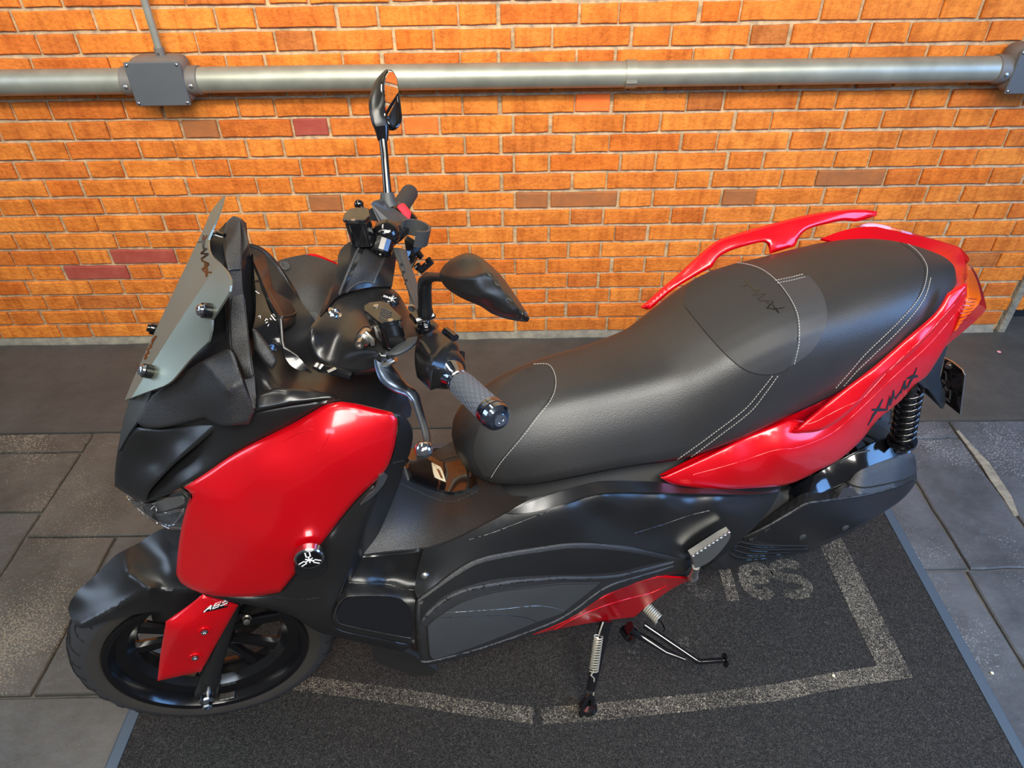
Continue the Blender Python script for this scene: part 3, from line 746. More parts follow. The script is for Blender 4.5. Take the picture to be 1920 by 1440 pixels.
# ------------------------------------------------------------------ dark core (frame, engine, bodywork behind the panels)
def sec(x, prof):    # prof: half outline [(d, h)...] top -> bottom, mirrored
    a = [(x, -d, h) for d, h in prof]; b = [(x, d, h) for d, h in prof[::-1]]; return a+b
core = loft('frame_core', [sec(.16, [(.01, .86), (.05, .80), (.05, .70), (.01, .62)]), sec(.26, [(.04, .95), (.13, .90), (.15, .72), (.06, .56)]), sec(.38, [(.05, .90), (.15, .84), (.17, .60), (.12, .40)]),
    sec(.46, [(.03, .62), (.10, .58), (.20, .44), (.12, .22)]), sec(.60, [(.03, .56), (.09, .53), (.20, .44), (.13, .18)]), sec(.85, [(.06, .60), (.13, .56), (.19, .42), (.12, .17)]), sec(1.1, [(.08, .62), (.15, .56), (.17, .42), (.10, .20)]), sec(1.3, [(.08, .66), (.13, .60), (.13, .48), (.06, .42)]), sec(1.55, [(.06, .74), (.11, .68), (.11, .60), (.06, .58)]), sec(1.74, [(.02, .78), (.06, .75), (.06, .70), (.02, .68)])], 'rubber')

# ------------------------------------------------------------------ wheels
def wheel(name, R, rim, W, loc, yaw, parent=scooter):
    e_ = bpy.data.objects.new(name, None); COL.objects.link(e_); e_.parent = parent; e_.location = loc; e_.rotation_euler = (0, 0, yaw); e_.empty_display_size = .1
    ax = (0, 1, 0); h = W/2
    mb = MB(); prof = [(-h*.80, rim), (-h*.93, rim+.012), (-h, rim+.035), (-h*.93, R-.030), (-h*.72, R-.011), (-h*.38, R-.002), (0, R), (h*.38, R-.002), (h*.72, R-.011), (h*.93, R-.030), (h, rim+.035), (h*.93, rim+.012), (h*.80, rim)]
    sw_ = [(-h*.80, rim-.001), (-h*.90, rim+.004), (-h*.985, rim+.020), (-h, rim+.034), (-h*.995, R-.044)]
    tr_ = [(-h*.995, R-.044), (-h*.97, R-.033), (-h*.88, R-.0215), (-h*.70, R-.0115), (-h*.48, R-.005), (-h*.25, R-.001), (0, R), (h*.25, R-.001), (h*.48, R-.005), (h*.70, R-.0115), (h*.88, R-.0215), (h*.97, R-.033), (h*.995, R-.044)]
    mb.lathe((0, 0, 0), ax, sw_, 72); mb.lathe((0, 0, 0), ax, [(-t, r) for t, r in sw_[::-1]], 72); mb.f = [f for f in mb.f if len(f) == 4]
    mb.build('tyre', 'tyre_wall', e_, True, 50)
    mb = MB(); mb.lathe((0, 0, 0), ax, tr_, 72); mb.f = [f for f in mb.f if len(f) == 4]; mb.build('tread', 'tread_rubber', e_, True, 50)
    g = MB()
    for k in range(34):           # slanted tread grooves
        for sg in (-1, 1):
            pts = []
            for j in range(6):
                u = j/5; y = sg*h*(.14+.82*u); a = 2*math.pi*(k+(.5 if sg > 0 else 0))/34+.10*u+(.05 if u > .5 else 0)
                rr = np.interp(abs(y), [0, h*.25, h*.48, h*.70, h*.88, h*.97], [R, R-.001, R-.005, R-.0115, R-.0215, R-.033])+.0006; pts.append((rr*math.cos(a), y, rr*math.sin(a)))
            g.tube(pts, .0030, 4, flat=.4)
    for yy in (-.012, .012):
        pts = [((R+.0004)*math.cos(2*math.pi*k/72), yy, (R-.0002)*math.sin(2*math.pi*k/72)) for k in range(73)]; g.tube(pts, .0022, 4, cap=False, flat=.4)
    go = g.build('tread_groove', 'groove', e_); go['kind'] = 'stuff'
    mb = MB(); ri = rim
    mb.lathe((0, 0, 0), ax, [(-h*.88, ri+.007), (-h*.97, ri+.004), (-h*.95, ri-.003), (-h*.82, ri-.007), (-h*.55, ri-.012), (-h*.45, ri-.034), (-.012, ri-.046), (.012, ri-.046), (h*.45, ri-.034), (h*.55, ri-.012), (h*.82, ri-.007), (h*.95, ri-.003), (h*.97, ri+.004), (h*.88, ri+.007)], 72); mb.f = [f for f in mb.f if len(f) == 4]
    ro = mb.build('rim', 'rim_paint', e_, True, 25)
    so = ro.modifiers.new('thick', 'SOLIDIFY'); so.thickness = .004; so.offset = -1
    mb = MB(); mb.lathe((0, 0, 0), ax, [(-.055, .0), (-.055, .028), (-.03, .034), (-.012, .05), (.012, .05), (.03, .034), (.055, .028), (.055, 0)], 28); mb.build('hub', 'rim_paint', e_, True)
    for k in range(5):
        a = 2*math.pi*k/5+.35
        for s_ in (-1, 1):
            d0 = np.array([math.cos(a+s_*.16), 0, math.sin(a+s_*.16)]); d1 = np.array([math.cos(a+s_*.26), 0, math.sin(a+s_*.26)])
            mb = MB(); A = d0*.04; B = d1*(ri-.042); mb.tube([A, (A+B)/2, B], [.013, .0105, .014], 8, flat=1.3); mb.build('spoke', 'rim_paint', e_, True, 40)
    return e_
fw = wheel('front_wheel', .275, .199, .118, (0, 0, .275), math.radians(-3.7))
mb = MB(); mb.lathe((0, 0, 0), (0, 1, 0), [(-.0, .075), (-.0, .128), (.004, .128), (.004, .075)], 48)
mb.v = [(x, y+.058, z) for x, y, z in mb.v]; mb.f = [f for f in mb.f if len(f) == 4]; mb.f += [(47-i+0, 0, 0) for i in []]
dsk = mb.build('brake_disc', 'steel', fw, True, 30)
def to_wheel(q, yaw=math.radians(-3.7)):
    q = np.array(q)-np.array([0, 0, .275]); c_, s_ = math.cos(-yaw), math.sin(-yaw); return np.array([c_*q[0]-s_*q[1], s_*q[0]+c_*q[1], q[2]])
q0 = to_wheel(P(426, 1305, .052)); a_ = math.atan2(q0[2], q0[0])
for k in (-1, 0, 1):
    an = a_+k*.062; mb = MB(); rr_ = math.hypot(q0[0], q0[2]); mb.box((rr_*math.cos(an), q0[1], rr_*math.sin(an)), (.0035, .016, .0105), rotm('Y', -an), ch=.0008); mb.build('balance_weight', 'steel', fw)
rw_ = wheel('rear_wheel', .276, .185, .138, (1.54, 0, .276), 0)
# engine and final drive casing
eng = loft('engine_case', [[(x, y0+a*math.cos(2*math.pi*k/16), z0+b*math.sin(2*math.pi*k/16)) for k in range(16)] for (x, y0, z0, a, b) in ((.93, -.03, .24, .05, .06), (1.0, -.03, .25, .12, .10), (1.12, -.05, .26, .12, .115), (1.18, -.105, .27, .05, .11), (1.4, -.115, .28, .035, .09), (1.6, -.11, .28, .03, .075), (1.66, -.11, .28, .015, .05))], 'rubber')
mb = MB(); mb.tube([(1.2, .14, .24), (1.35, .15, .25), (1.6, .17, .33), (1.86, .18, .42)], [.045, .062, .066, .058], 20, flat=1.2); mb.build('muffler', 'satin_black', scooter, True)

# ------------------------------------------------------------------ front fork, fender
axl = P(389, 1288, .102)
for sg in (1, -1):
    a = np.array([axl[0], -sg*.102, axl[2]]); b = np.array([.145, -sg*.098, .60])
    t = (b-a)/np.linalg.norm(b-a)
    mb = MB(); mb.tube([a-t*.03, a-t*.02, a+t*.035, a+t*.045, a+t*.05, b], [.016, .023, .023, .021, .018, .018], 18); fk = mb.build('fork_leg', 'satin_black', scooter, True, 40)
    if sg > 0:
        mb = MB(); mb.lathe(a, (0, -1, 0), [(.018, .0), (.018, .0135), (.030, .0135), (.031, .0155), (.034, .0155), (.035, .010)], 24); mb.lathe(a+np.array([0, -.035, 0]), (0, -1, 0), [(0, .0105), (.012, .0105), (.015, .008), (.015, .0045), (.008, .0045), (.008, 0)], 6); mb.build('axle_nut', 'chrome', fk, True, 30)
mb = MB(); mb.box((-.035, .085, .335), (.075, .05, .10), rotm('Y', .4), ch=.008); mb.build('brake_caliper', 'gloss_black', scooter)
mb = MB(); mb.tube([P(447, 1150, .06), P(470, 1158, .055), P(524, 1149, .05)], .005, 8); mb.build('hose_clamp', 'gloss_black', scooter, True)
mb = MB(); q = P(463, 1160, .085); mb.lathe(q, (0, -1, .3), [(-.01, .009), (0, .009), (0, .007), (.012, .007), (.013, .004), (.013, 0)], 12); mb.build('fork_bolt', 'steel', scooter, True)
ff = panel('front_fender', [(128, 1142, 0, 'c'), (133, 1160, .03), (152, 1178, .058), (202, 1164, .070), (246, 1154, .073), (287, 1147, .076), (330, 1149, .082), (352, 1138, .085), (376, 1117, .088, 'c'), (380, 1095, .092), (360, 1060, .085, 'c'), (342, 1030, .06), (328, 1005, .01), (308, 990, -.035, 'c'), (290, 998, -.045), (263, 1016, -.05), (240, 1028, -.05), (214, 1043, -.045), (176, 1081, -.03), (150, 1104, -.012), (133, 1126, -.002)],
    [(281, 1105, .062), (215, 1141, .058), (155, 1171, .052), (236, 1078, .022), (190, 1112, .022), (300, 1060, .030), (258, 1050, .0), (345, 1110, .080), (300, 1130, .074), (320, 1040, .02)], 'satin_black', th=.004, step=6.5,
    ridge=[([(153, 1171), (200, 1148), (240, 1126), (281, 1105), (312, 1107), (345, 1108), (376, 1113)], .011, 13), ([(281, 1105), (262, 1092), (245, 1079), (238, 1064), (236, 1047), (240, 1030)], .010, 13)])
bvf = bvh_of(ff)
fg = panel('fork_guard', [(380, 1114, .118, 'c'), (415, 1124, .120), (447, 1134, .122, 'c'), (412, 1196, .124), (377, 1259, .126, 'c'), (336, 1268, .122), (295, 1277, .118, 'c'), (301, 1224, .116, 'c'), (311, 1165, .114, 'c'), (328, 1153, .112, 'c'), (355, 1134, .115)],
    [(325, 1168, .124), (345, 1165, .128), (385, 1150, .130), (330, 1230, .124), (370, 1220, .130), (400, 1180, .130)], 'red_paint', th=.005, step=8, roll=.004, rw=8)
bg = bvh_of(fg)
for (x, y) in ((383, 1183), (366, 1231)):
    q, n = hit(bg, x, y); mb = MB(); mb.lathe(q+n*.0004, n, [(0, .0125), (.002, .0120), (.0025, .009), (.001, .008)], 20); mb.build('bolt_recess', 'red_paint', fg, True)
    mb = MB(); mb.lathe(q+n*.0012, n, [(0, .0072), (.003, .0068), (.0045, .005), (.0045, .0028), (.002, .0026), (.002, 0)], 14); mb.build('guard_bolt', 'chrome', fg, True)
def abs_letters():
    o_ = (382, 1147); ux = np.array([46, -17.5])/3.15; uy = np.array([5.0, -9.5]); T = lambda u, v: tuple(np.array(o_)+ux*u+uy*v)
    L_ = [([T(.0, 0), T(.62, 1)], 1.8), ([T(.62, 1), T(.82, 0)], 1.8), ([T(.3, .42), T(.75, .42)], 1.5)]
    L_ += [([T(1.1, 0), T(1.12, 1), T(1.85, 1), T(1.85, .0), T(1.1, 0)], 1.5), ([T(1.12, .5), T(1.85, .5)], 1.5)]
    L_ += [([T(3.0, 1), T(2.15, 1), T(2.15, .52), T(2.95, .48), T(2.95, 0), T(2.1, 0)], 1.6)]
    return L_
drape('lettering_backing', [(379, 1149, 'c'), (387, 1139, 'c'), (430, 1127, 'c'), (427, 1138, 'c')], bg, 'gloss_black', fg, .0006, .0005)
strokes('lettering', abs_letters(), bg, 'white_print', fg, .0016, .0006)

# ------------------------------------------------------------------ headlight and nose
hb = panel('headlight', [(240, 931, .02), (260, 950, .03), (279, 966, .045), (302, 978, .06), (323, 986, .085), (342, 988, .11, 'c'), (352, 952, .12), (356, 932, .125), (338, 918, .11, 'c'), (300, 930, .08), (262, 938, .05)], [], 'smooth_black', th=.01, step=8, dd=-.022)
bh = bvh_of(hb)
drape('reflector', [(284, 943, 'c'), (305, 932), (345, 926, 'c'), (352, 938), (338, 947), (305, 955), (290, 952)], bh, 'aluminium', hb, .004, .002)
drape('reflector', [(308, 960, 'c'), (345, 953, 'c'), (335, 975), (322, 981), (305, 972)], bh, 'grey_plastic', hb, .002, .001)
q = seam_pts([(292, 955), (318, 957), (350, 952), (344, 965), (334, 977), (322, 981), (308, 972)], bh, .006); mb = MB(); mb.tube([a for a, n in q], .003, 8); mb.build('light_guide', 'chrome', hb, True)
q, n = hit(bh, 289, 948); mb = MB(); mb.lathe(q+n*.004, n, [(0, .014), (.008, .012), (.006, .009), (.002, 0)], 18); mb.build('lamp_socket', 'gloss_black', hb, True)
panel('headlight_lens', [(234, 928, .005, 'c'), (256, 953, .03), (277, 971, .045), (302, 985, .065), (323, 994, .09), (344, 995, .12, 'c'), (350, 970, .13), (358, 935, .14), (352, 924, .135), (339, 915, .13, 'c'), (315, 932, .1), (286, 943, .075), (267, 944, .055), (250, 938, .035)], [], 'headlamp_glass', hb, th=.003, step=8)
panel('chin_grille', [(308, 990, .04, 'c'), (323, 995, .08), (345, 997, .12, 'c'), (344, 1015, .11), (338, 1032, .08, 'c'), (322, 1020, .06), (310, 1006, .04)], [], 'textured_black', th=.01, step=7)
fc = panel('front_cowl', [(243, 747, -.01, 'c'), (231, 790, -.012), (222, 837, -.012), (216, 880, -.012), (215, 911, -.012, 'c'), (237, 925, .02), (256, 936, .045), (272, 940, .06), (290, 938, .075), (325, 922, .11), (340, 914, .125, 'c'), (387, 886, .137), (450, 844, .152), (545, 796, .167), (612, 758, .177), (638, 751, .18, 'c'), (600, 752, .176), (540, 760, .168), (478, 771, .158, 'c'), (445, 700, .13, 'c'), (380, 690, .10), (330, 700, .05), (285, 730, .015)],
   [(300, 860, .045), (360, 850, .095), (400, 800, .112), (270, 800, .018), (330, 770, .06), (480, 800, .155), (430, 830, .14)], 'satin_black', th=.004, step=11, roll=.004, rw=8)
bfc = bvh_of(fc)
npan = panel('nose_panel', [(256, 801, .022, 'c'), (300, 802, .045), (337, 795, .062), (382, 783, .083), (414, 796, .115, 'c'), (375, 830, .112), (325, 872, .102), (298, 900, .09), (280, 922, .075), (274, 940, .064, 'c'), (256, 937, .045), (237, 926, .02), (215, 912, -.012, 'c'), (216, 880, -.012), (223, 847, -.010, 'c'), (240, 818, .008)],
   [(300, 870, .058), (345, 828, .082), (290, 830, .044), (380, 808, .10)], 'satin_black', dd=.006, th=.006, step=9, roll=.006, rw=9)
groove_line('panel_crease', [(374, 831), (345, 853), (322, 872), (302, 888), (288, 903), (279, 918)], bfc, 'smooth_black', fc, .001, .0)
npc = panel('nose_centre_panel', [(243, 747, -.004, 'c'), (262, 742, .004), (283, 734, .02, 'c'), (272, 762, .022), (256, 792, .022, 'c'), (240, 815, .010), (222, 847, -.008, 'c'), (226, 815, -.008), (234, 780, -.006)], [], 'grey_plastic', dd=.005, th=.005, step=8)
sb = panel('screen_base', [(257, 792, .028, 'c'), (270, 765, .026), (286, 741, .028, 'c'), (322, 715, .05), (370, 682, .08), (424, 655, .11, 'c'), (433, 656, .118), (447, 690, .135), (477, 771, .165, 'c'), (466, 795, .165, 'c'), (436, 798, .158, 'c'), (412, 797, .13), (384, 783, .105, 'c'), (337, 795, .08), (300, 802, .06), (268, 800, .036)],
   [(387, 683, .095), (408, 706, .120), (427, 732, .148), (433, 765, .153), (340, 750, .075), (450, 750, .158)], 'textured_black', dd=.007, th=.008, step=6, roll=.003, rw=5,
   ridge=[([(380, 672), (388, 684), (408, 706), (427, 732), (430, 750), (433, 800)], .012, 11), ([(427, 732), (442, 721), (458, 710)], .007, 8)])
sh = panel('cowl_shoulder', [(480, 741, .15, 'c'), (516, 727, .145, 'c'), (575, 730, .155), (612, 736, .165), (625, 741, .17), (632, 748, .176, 'c'), (600, 750, .177), (545, 758, .172), (479, 771, .165, 'c')], [(540, 743, .165)], 'smooth_black', dd=.004, th=.006, step=8, roll=.003, rw=6)

# ------------------------------------------------------------------ windscreen
wsd = {}
def wpt(px, py, d): wsd[(px, py)] = d; return (px, py, d)
centre = [(246, 746, .035, 'c'), (234, 750, -.02, 'c'), (252, 706, -.045), (300, 601, -.07), (384, 424, -.085), (396, 396, -.10), (420, 366, -.13, 'c'), (412, 395, -.10), (390, 449, -.045, 'c'), (391, 467, -.02), (398, 481, .01), (411, 492, .045, 'c'), (330, 612, .042)]
left = [(246, 746, .035, 'c'), (330, 612, .042), (411, 492, .045, 'c'), (425, 508, .11), (432, 524, .14, 'c'), (430, 546, .15), (415, 572, .14), (397, 600, .125, 'c'), (396, 620, .125), (391, 640, .12, 'c'), (358, 672, .10), (322, 714, .085), (306, 724, .08, 'c'), (275, 735, .06)]
def plane_panel(name, out, m_, parent, th=.003, step=12):
    """flat sheet: least-squares plane through the outline points"""
    loop = smooth_loop(out, step); Q = np.array([P(*o[:3]) for o in out]); c = Q.mean(0); n = np.linalg.svd(Q-c)[2][2]
    V, F, b = triangulate(loop, step); V3 = []
    for p in V: r = lray(*p); V3.append(CL+r*(((c-CL)@n)/(r@n)))
    return solidify(name, V3, F, m_, parent, th)
ws = panel('windscreen', centre, [], 'screen_metal', th=.003, step=10, lam=.5)
wsl = panel('side_facet', left, [], 'screen_metal', ws, th=.003, step=10, lam=.5)
bw = bvh_of(ws); bwl = bvh_of(wsl)
for (x, y, bv_) in ((395, 583, bwl), (283, 697, bwl)):
    q, n = hit(bv_, x, y); mb = MB(); mb.lathe(q, n, [(0, .011), (.004, .0115), (.012, .011), (.013, .009)], 20); mb.build('rubber_washer', 'gloss_black', ws, True, 40)
    mb = MB(); mb.lathe(q+n*.013, n, [(0, .0085), (.004, .008), (.0055, .006), (.0055, .003), (.002, .003), (.002, 0)], 16); mb.build('screen_bolt', 'chrome', ws, True, 40)
for q in (P(289, 617, -.085), P(408, 445, -.11)):
    n = np.array([-.75, 0, .45]); n /= np.linalg.norm(n); mb = MB(); mb.lathe(q, n, [(-.012, .0105), (.006, .0105), (.007, .007), (.011, .0065), (.011, 0)], 16); mb.build('screen_bolt', 'gloss_black', ws, True, 40)
def xmax(T, wd):
    L_ = [([T(.05, 1.15), T(.35, .5), T(.15, -.25)], [wd*.5, wd, wd*.4]), ([T(-.15, .62), T(.40, .55), T(.95, .50)], [wd*.8, wd*1.5, wd*.7])]
    L_ += [([T(.95, .45), T(1.12, 1.0)], [wd, wd*.6]), ([T(1.12, 1.0), T(1.22, .1)], wd*.8), ([T(1.22, .1), T(1.62, 1.15)], wd*.8), ([T(1.62, 1.15), T(1.68, .15), T(1.95, .3)], wd*.9)]
    L_ += [([T(1.9, .3), T(2.45, 1.15)], wd*.8), ([T(2.45, 1.15), T(2.62, .15)], wd*1.1), ([T(2.1, .6), T(2.5, .6)], wd*.6)]
    L_ += [([T(2.6, .2), T(2.95, .6), T(3.3, 1.5)], [wd*.5, wd, wd*.5]), ([T(2.6, .85), T(3.0, .75), T(3.4, .72)], [wd*.6, wd*1.5, wd*.7])]
    return L_
def Tmap(o_, ex, ey, n=3.3): o_ = np.array(o_, float); ex = np.array(ex, float)/n; ey = np.array(ey, float); return lambda u, v: tuple(o_+ex*u+ey*v)
strokes('lettering', xmax(Tmap((374, 449), (4, 74), (13, -8)), 4.0), bw, 'gloss_black', ws, .0005, .0006)
strokes('lettering', xmax(Tmap((287, 634), (-20, 42), (7, -4)), 3.2), bw, 'gloss_black', ws, .0005, .0006)
# screen support plate
sf = panel('screen_support', [(424, 418, -.135, 'c'), (437, 405, -.14), (452, 410, -.125, 'c'), (458, 430, -.11), (465, 458, -.08), (455, 475, -.06), (453, 505, -.03), (455, 545, .0), (459, 560, .01, 'c'), (468, 640, .07), (477, 706, .12), (481, 766, .16, 'c'), (475, 766, .16, 'c'), (456, 702, .12), (443, 660, .09, 'c'), (432, 652, .085), (430, 600, .05), (430, 556, .02), (427, 508, -.02), (421, 480, -.045), (418, 448, -.10)], [], 'textured_black', th=.016, step=8, lam=.02)
panel('support_face', [(425, 419, -.132, 'c'), (434, 412, -.135), (450, 412, -.12, 'c'), (452, 440, -.09), (453, 505, -.03, 'c'), (428, 507, -.02, 'c'), (422, 480, -.045), (424, 450, -.08)], [], 'textured_black', sf, dd=.006, th=.006, step=7, roll=.0015, rw=3)
panel('support_face', [(433, 555, .03, 'c'), (456, 552, .03, 'c'), (466, 633, .075), (473, 700, .125), (474, 706, .13, 'c'), (459, 711, .12, 'c'), (448, 680, .11), (434, 652, .085, 'c'), (431, 600, .05)], [], 'textured_black', sf, dd=.006, th=.006, step=7, roll=.0015, rw=3)
panel('support_cover', [(390, 455, -.07, 'c'), (412, 430, -.11), (424, 416, -.13, 'c'), (428, 510, -.03), (430, 600, .04), (432, 652, .08, 'c'), (380, 676, .075), (322, 712, .045, 'c'), (330, 650, .02), (370, 560, -.02)], [], 'smooth_black', dd=-.012, th=.006, step=12)

# ------------------------------------------------------------------ instruments and inner cowl
ic = panel('inner_fairing', [(470, 560, -.02, 'c'), (480, 500, -.09), (500, 480, -.12), (560, 560, -.06), (590, 600, .0), (620, 650, .03), (690, 690, .08), (745, 700, .12), (772, 765, .155, 'c'), (770, 781, .165), (760, 786, .175), (745, 779, .185, 'c'), (735, 773, .185), (700, 766, .18), (668, 757, .175), (640, 752, .17, 'c'), (600, 742, .16), (516, 729, .145), (480, 742, .14, 'c'), (474, 690, .10), (468, 640, .05)],
   [(540, 660, .05), (560, 710, .10), (650, 720, .12), (510, 560, -.03)], 'smooth_black', dd=-.006, th=.006, step=12)
rc = panel('right_inner_cowl', [(505, 500, -.15, 'c'), (522, 489, -.17), (545, 482, -.185), (572, 477, -.20, 'c'), (600, 483, -.20), (632, 496, -.18, 'c'), (640, 530, -.14), (612, 580, -.07), (590, 612, -.03), (570, 605, -.05), (556, 560, -.09), (545, 540, -.11)], [(590, 530, -.12), (560, 510, -.155), (620, 540, -.12)], 'textured_black', th=.006, step=9)
brc = bvh_of(rc)
for (x, y, r) in ((534, 499, .010), (583, 598, .016)):
    q, n = hit(brc, x, y)
    if q is not None: mb = MB(); mb.lathe(q, n, [(0, r), (.002, r), (.003, r*.8), (.002, r*.45), (.001, 0)], 18); mb.build('trim_screw', 'grey_plastic', rc, True, 40)
rs = panel('right_fairing_top', [(568, 479, -.205, 'c'), (580, 476, -.21), (594, 477, -.215), (630, 492, -.215, 'c'), (640, 505, -.21, 'c'), (600, 490, -.205)], [], 'red_paint', th=.006, step=7, dd=-.002)
ip = panel('instrument_panel', [(474, 475, -.11, 'c'), (480, 500, -.09), (505, 545, -.04), (532, 594, .03, 'c'), (531, 640, .07), (517, 660, .08, 'c'), (500, 648, .08), (474, 616, .06, 'c'), (479, 592, .03), (480, 560, -.01), (478, 530, -.04)], [], 'gloss_black', th=.008, step=8, dd=.004)
bip = bvh_of(ip)
strokes('indicator_icons', [([(484, 594), (488, 592), (488, 597)], 1.2), ([(497, 602), (499, 598), (502, 600)], 1.3), ([(498, 606), (502, 604)], 1), ([(508, 591), (514, 598)], 1.6), ([(512, 597), (517, 601)], 1.3), ([(506, 597), (509, 600)], 1), ([(502, 612), (504, 608)], 1.1), ([(512, 589), (517, 594)], 1.2), ([(479, 546), (486, 551)], 1)], bip, 'white_print', ip, .0006, .0004)
dv = panel('instrument_hood', [(459, 458, -.135, 'c'), (472, 457, -.14), (493, 465, -.15), (518, 488, -.15), (538, 517, -.135), (553, 541, -.12), (563, 563, -.095), (565, 584, -.06), (558, 600, -.03), (543, 612, .01), (530, 618, .035, 'c'), (529, 608, .035), (525, 594, .03, 'c'), (510, 570, .0), (495, 536, -.045), (480, 500, -.09), (470, 480, -.12)], [(520, 540, -.09)], 'smooth_black', th=.006, step=8, dd=.012)
bdv = bvh_of(dv)
groove_line('hood_lip', [(495, 472), (515, 492), (535, 522), (549, 549), (557, 570), (555, 585), (545, 592), (528, 595)], bdv, 'satin_black', dv, .0022, .0004)
groove_line('hood_lip', [(470, 462), (490, 470), (514, 494), (533, 524), (547, 552), (553, 572)], bdv, 'grey_plastic', dv, .0009, .0006)
mb = MB(); mb.tube([P(526, 598, .05), P(529, 640, .075), P(532, 652, .08), P(556, 668, .09), P(575, 690, .10), P(583, 700, .105)], [.003, .003, .003, .003, .003, .002], 8); mb.build('cowl_rib', 'satin_black', scooter, True)
panel('cowl_pocket', [(528, 652, .085, 'c'), (545, 660, .09), (565, 675, .10), (581, 697, .11, 'c'), (560, 694, .11), (543, 683, .105), (532, 665, .095)], [], 'gloss_black', th=.004, step=7, dd=.006)
panel('dash_side', [(452, 415, -.13, 'c'), (459, 440, -.125), (472, 470, -.11), (481, 500, -.09), (482, 560, -.02), (484, 640, .05), (484, 745, .13, 'c'), (478, 750, .14, 'c'), (474, 690, .10), (464, 620, .05), (452, 550, -.01), (450, 480, -.07)], [], 'smooth_black', th=.005, step=9, dd=-.012)
panel('cowl_spear', [(473, 616, .07, 'c'), (480, 618, .07), (498, 640, .085), (519, 670, .10), (518, 682, .11), (510, 694, .11, 'c'), (495, 680, .105), (478, 655, .09, 'c')], [(497, 660, .10)], 'textured_black', th=.006, step=7, dd=.012, roll=.004, rw=6)

# ------------------------------------------------------------------ red front panels, leg shield, lower panel
sfp = panel('front_side_panel', [(345, 914, .13, 'c'), (387, 886, .14), (450, 844, .155), (545, 796, .170), (612, 758, .18), (640, 753, .185, 'c'), (668, 757, .188), (700, 765, .192), (735, 773, .198), (745, 781, .202, 'c'), (745, 800, .206), (740, 835, .212), (729, 870, .217), (712, 895, .220, 'c'), (690, 915, .221), (665, 940, .221), (640, 970, .221), (600, 1022, .221), (565, 1062, .214), (525, 1110, .202, 'c'), (480, 1118, .188), (440, 1120, .178), (400, 1117, .166), (362, 1106, .15), (338, 1092, .138), (330, 1076, .134, 'c'), (334, 1030, .134), (341, 985, .134), (352, 945, .137), (360, 927, .139, 'c')],
   [(480, 960, .196), (560, 900, .218), (650, 850, .228), (440, 1050, .184), (520, 1020, .212), (700, 800, .210), (400, 930, .166), (480, 868, .184), (600, 803, .203), (390, 1000, .168), (480, 1090, .194), (560, 1000, .220)], 'red_paint', th=.005, step=12, roll=.006, rw=9, mirror=True)
bsp = bvh_of(sfp)
groove_line('panel_crease', [(528, 830), (555, 815), (585, 805)], bsp, 'red_paint', sfp, .0011, -.0003)
groove_line('panel_crease', [(594, 852), (610, 830), (619, 812)], bsp, 'red_paint', sfp, .0010, -.0003)
lsp = panel('lower_side_panel', [(372, 1112, .15, 'c'), (406, 1122, .165), (440, 1128, .178), (470, 1135, .188), (523, 1145, .205), (555, 1159, .22), (578, 1175, .235), (600, 1186, .245), (640, 1197, .26), (700, 1210, .27), (756, 1222, .28, 'c'), (777, 1207, .28, 'c'), (740, 1200, .277), (700, 1192, .272), (655, 1183, .267), (634, 1176, .262), (624, 1160, .257), (626, 1145, .253), (640, 1110, .243), (662, 1055, .235), (683, 985, .228), (700, 945, .224), (712, 893, .212, 'c'), (690, 913, .214), (665, 938, .214), (640, 968, .214), (600, 1020, .214), (565, 1060, .207), (525, 1108, .196), (480, 1114, .18), (430, 1114, .168)],
   [(600, 1110, .232), (640, 1030, .228), (560, 1130, .218)], 'satin_black', th=.006, step=11, roll=.006, rw=7)
blp = bvh_of(lsp)
groove_line('panel_crease', [(520, 1120), (545, 1123), (575, 1124), (600, 1121)], blp, 'smooth_black', lsp, .0016, -.0004)
lg = panel('leg_shield', [(738, 774, .192, 'c'), (752, 776, .192), (766, 789, .186), (773, 805, .182), (774, 822, .178), (768, 852, .172), (760, 868, .168), (750, 904, .165), (733, 948, .168), (705, 1010, .18), (680, 1044, .195), (655, 1092, .215), (640, 1122, .235, 'c'), (661, 1056, .232), (682, 987, .224), (705, 930, .216, 'c'), (713, 896, .21), (733, 865, .205), (742, 830, .202), (746, 800, .198)], [], 'satin_black', th=.006, step=9, roll=.003, rw=6)
blg = bvh_of(lg)
panel('leg_shield_bevel', [(712, 894, .218, 'c'), (722, 888, .214), (727, 892, .212, 'c'), (722, 904, .214), (703, 928, .219), (676, 948, .222, 'c'), (690, 930, .222), (704, 918, .22)], [], 'grey_plastic', lg, th=.004, step=6, dd=.004)
groove_line('shield_joint', [(737, 868), (745, 866), (757, 864)], blg, 'grey_plastic', lg, .0007, .0002)
panel('shield_rim', [(659, 763, .17, 'c'), (664, 760, .17), (700, 768, .18), (730, 776, .188), (744, 783, .192), (744, 788, .19, 'c'), (735, 781, .185), (700, 774, .175), (668, 770, .168)], [], 'grey_plastic', lg, th=.004, step=6, dd=.008)
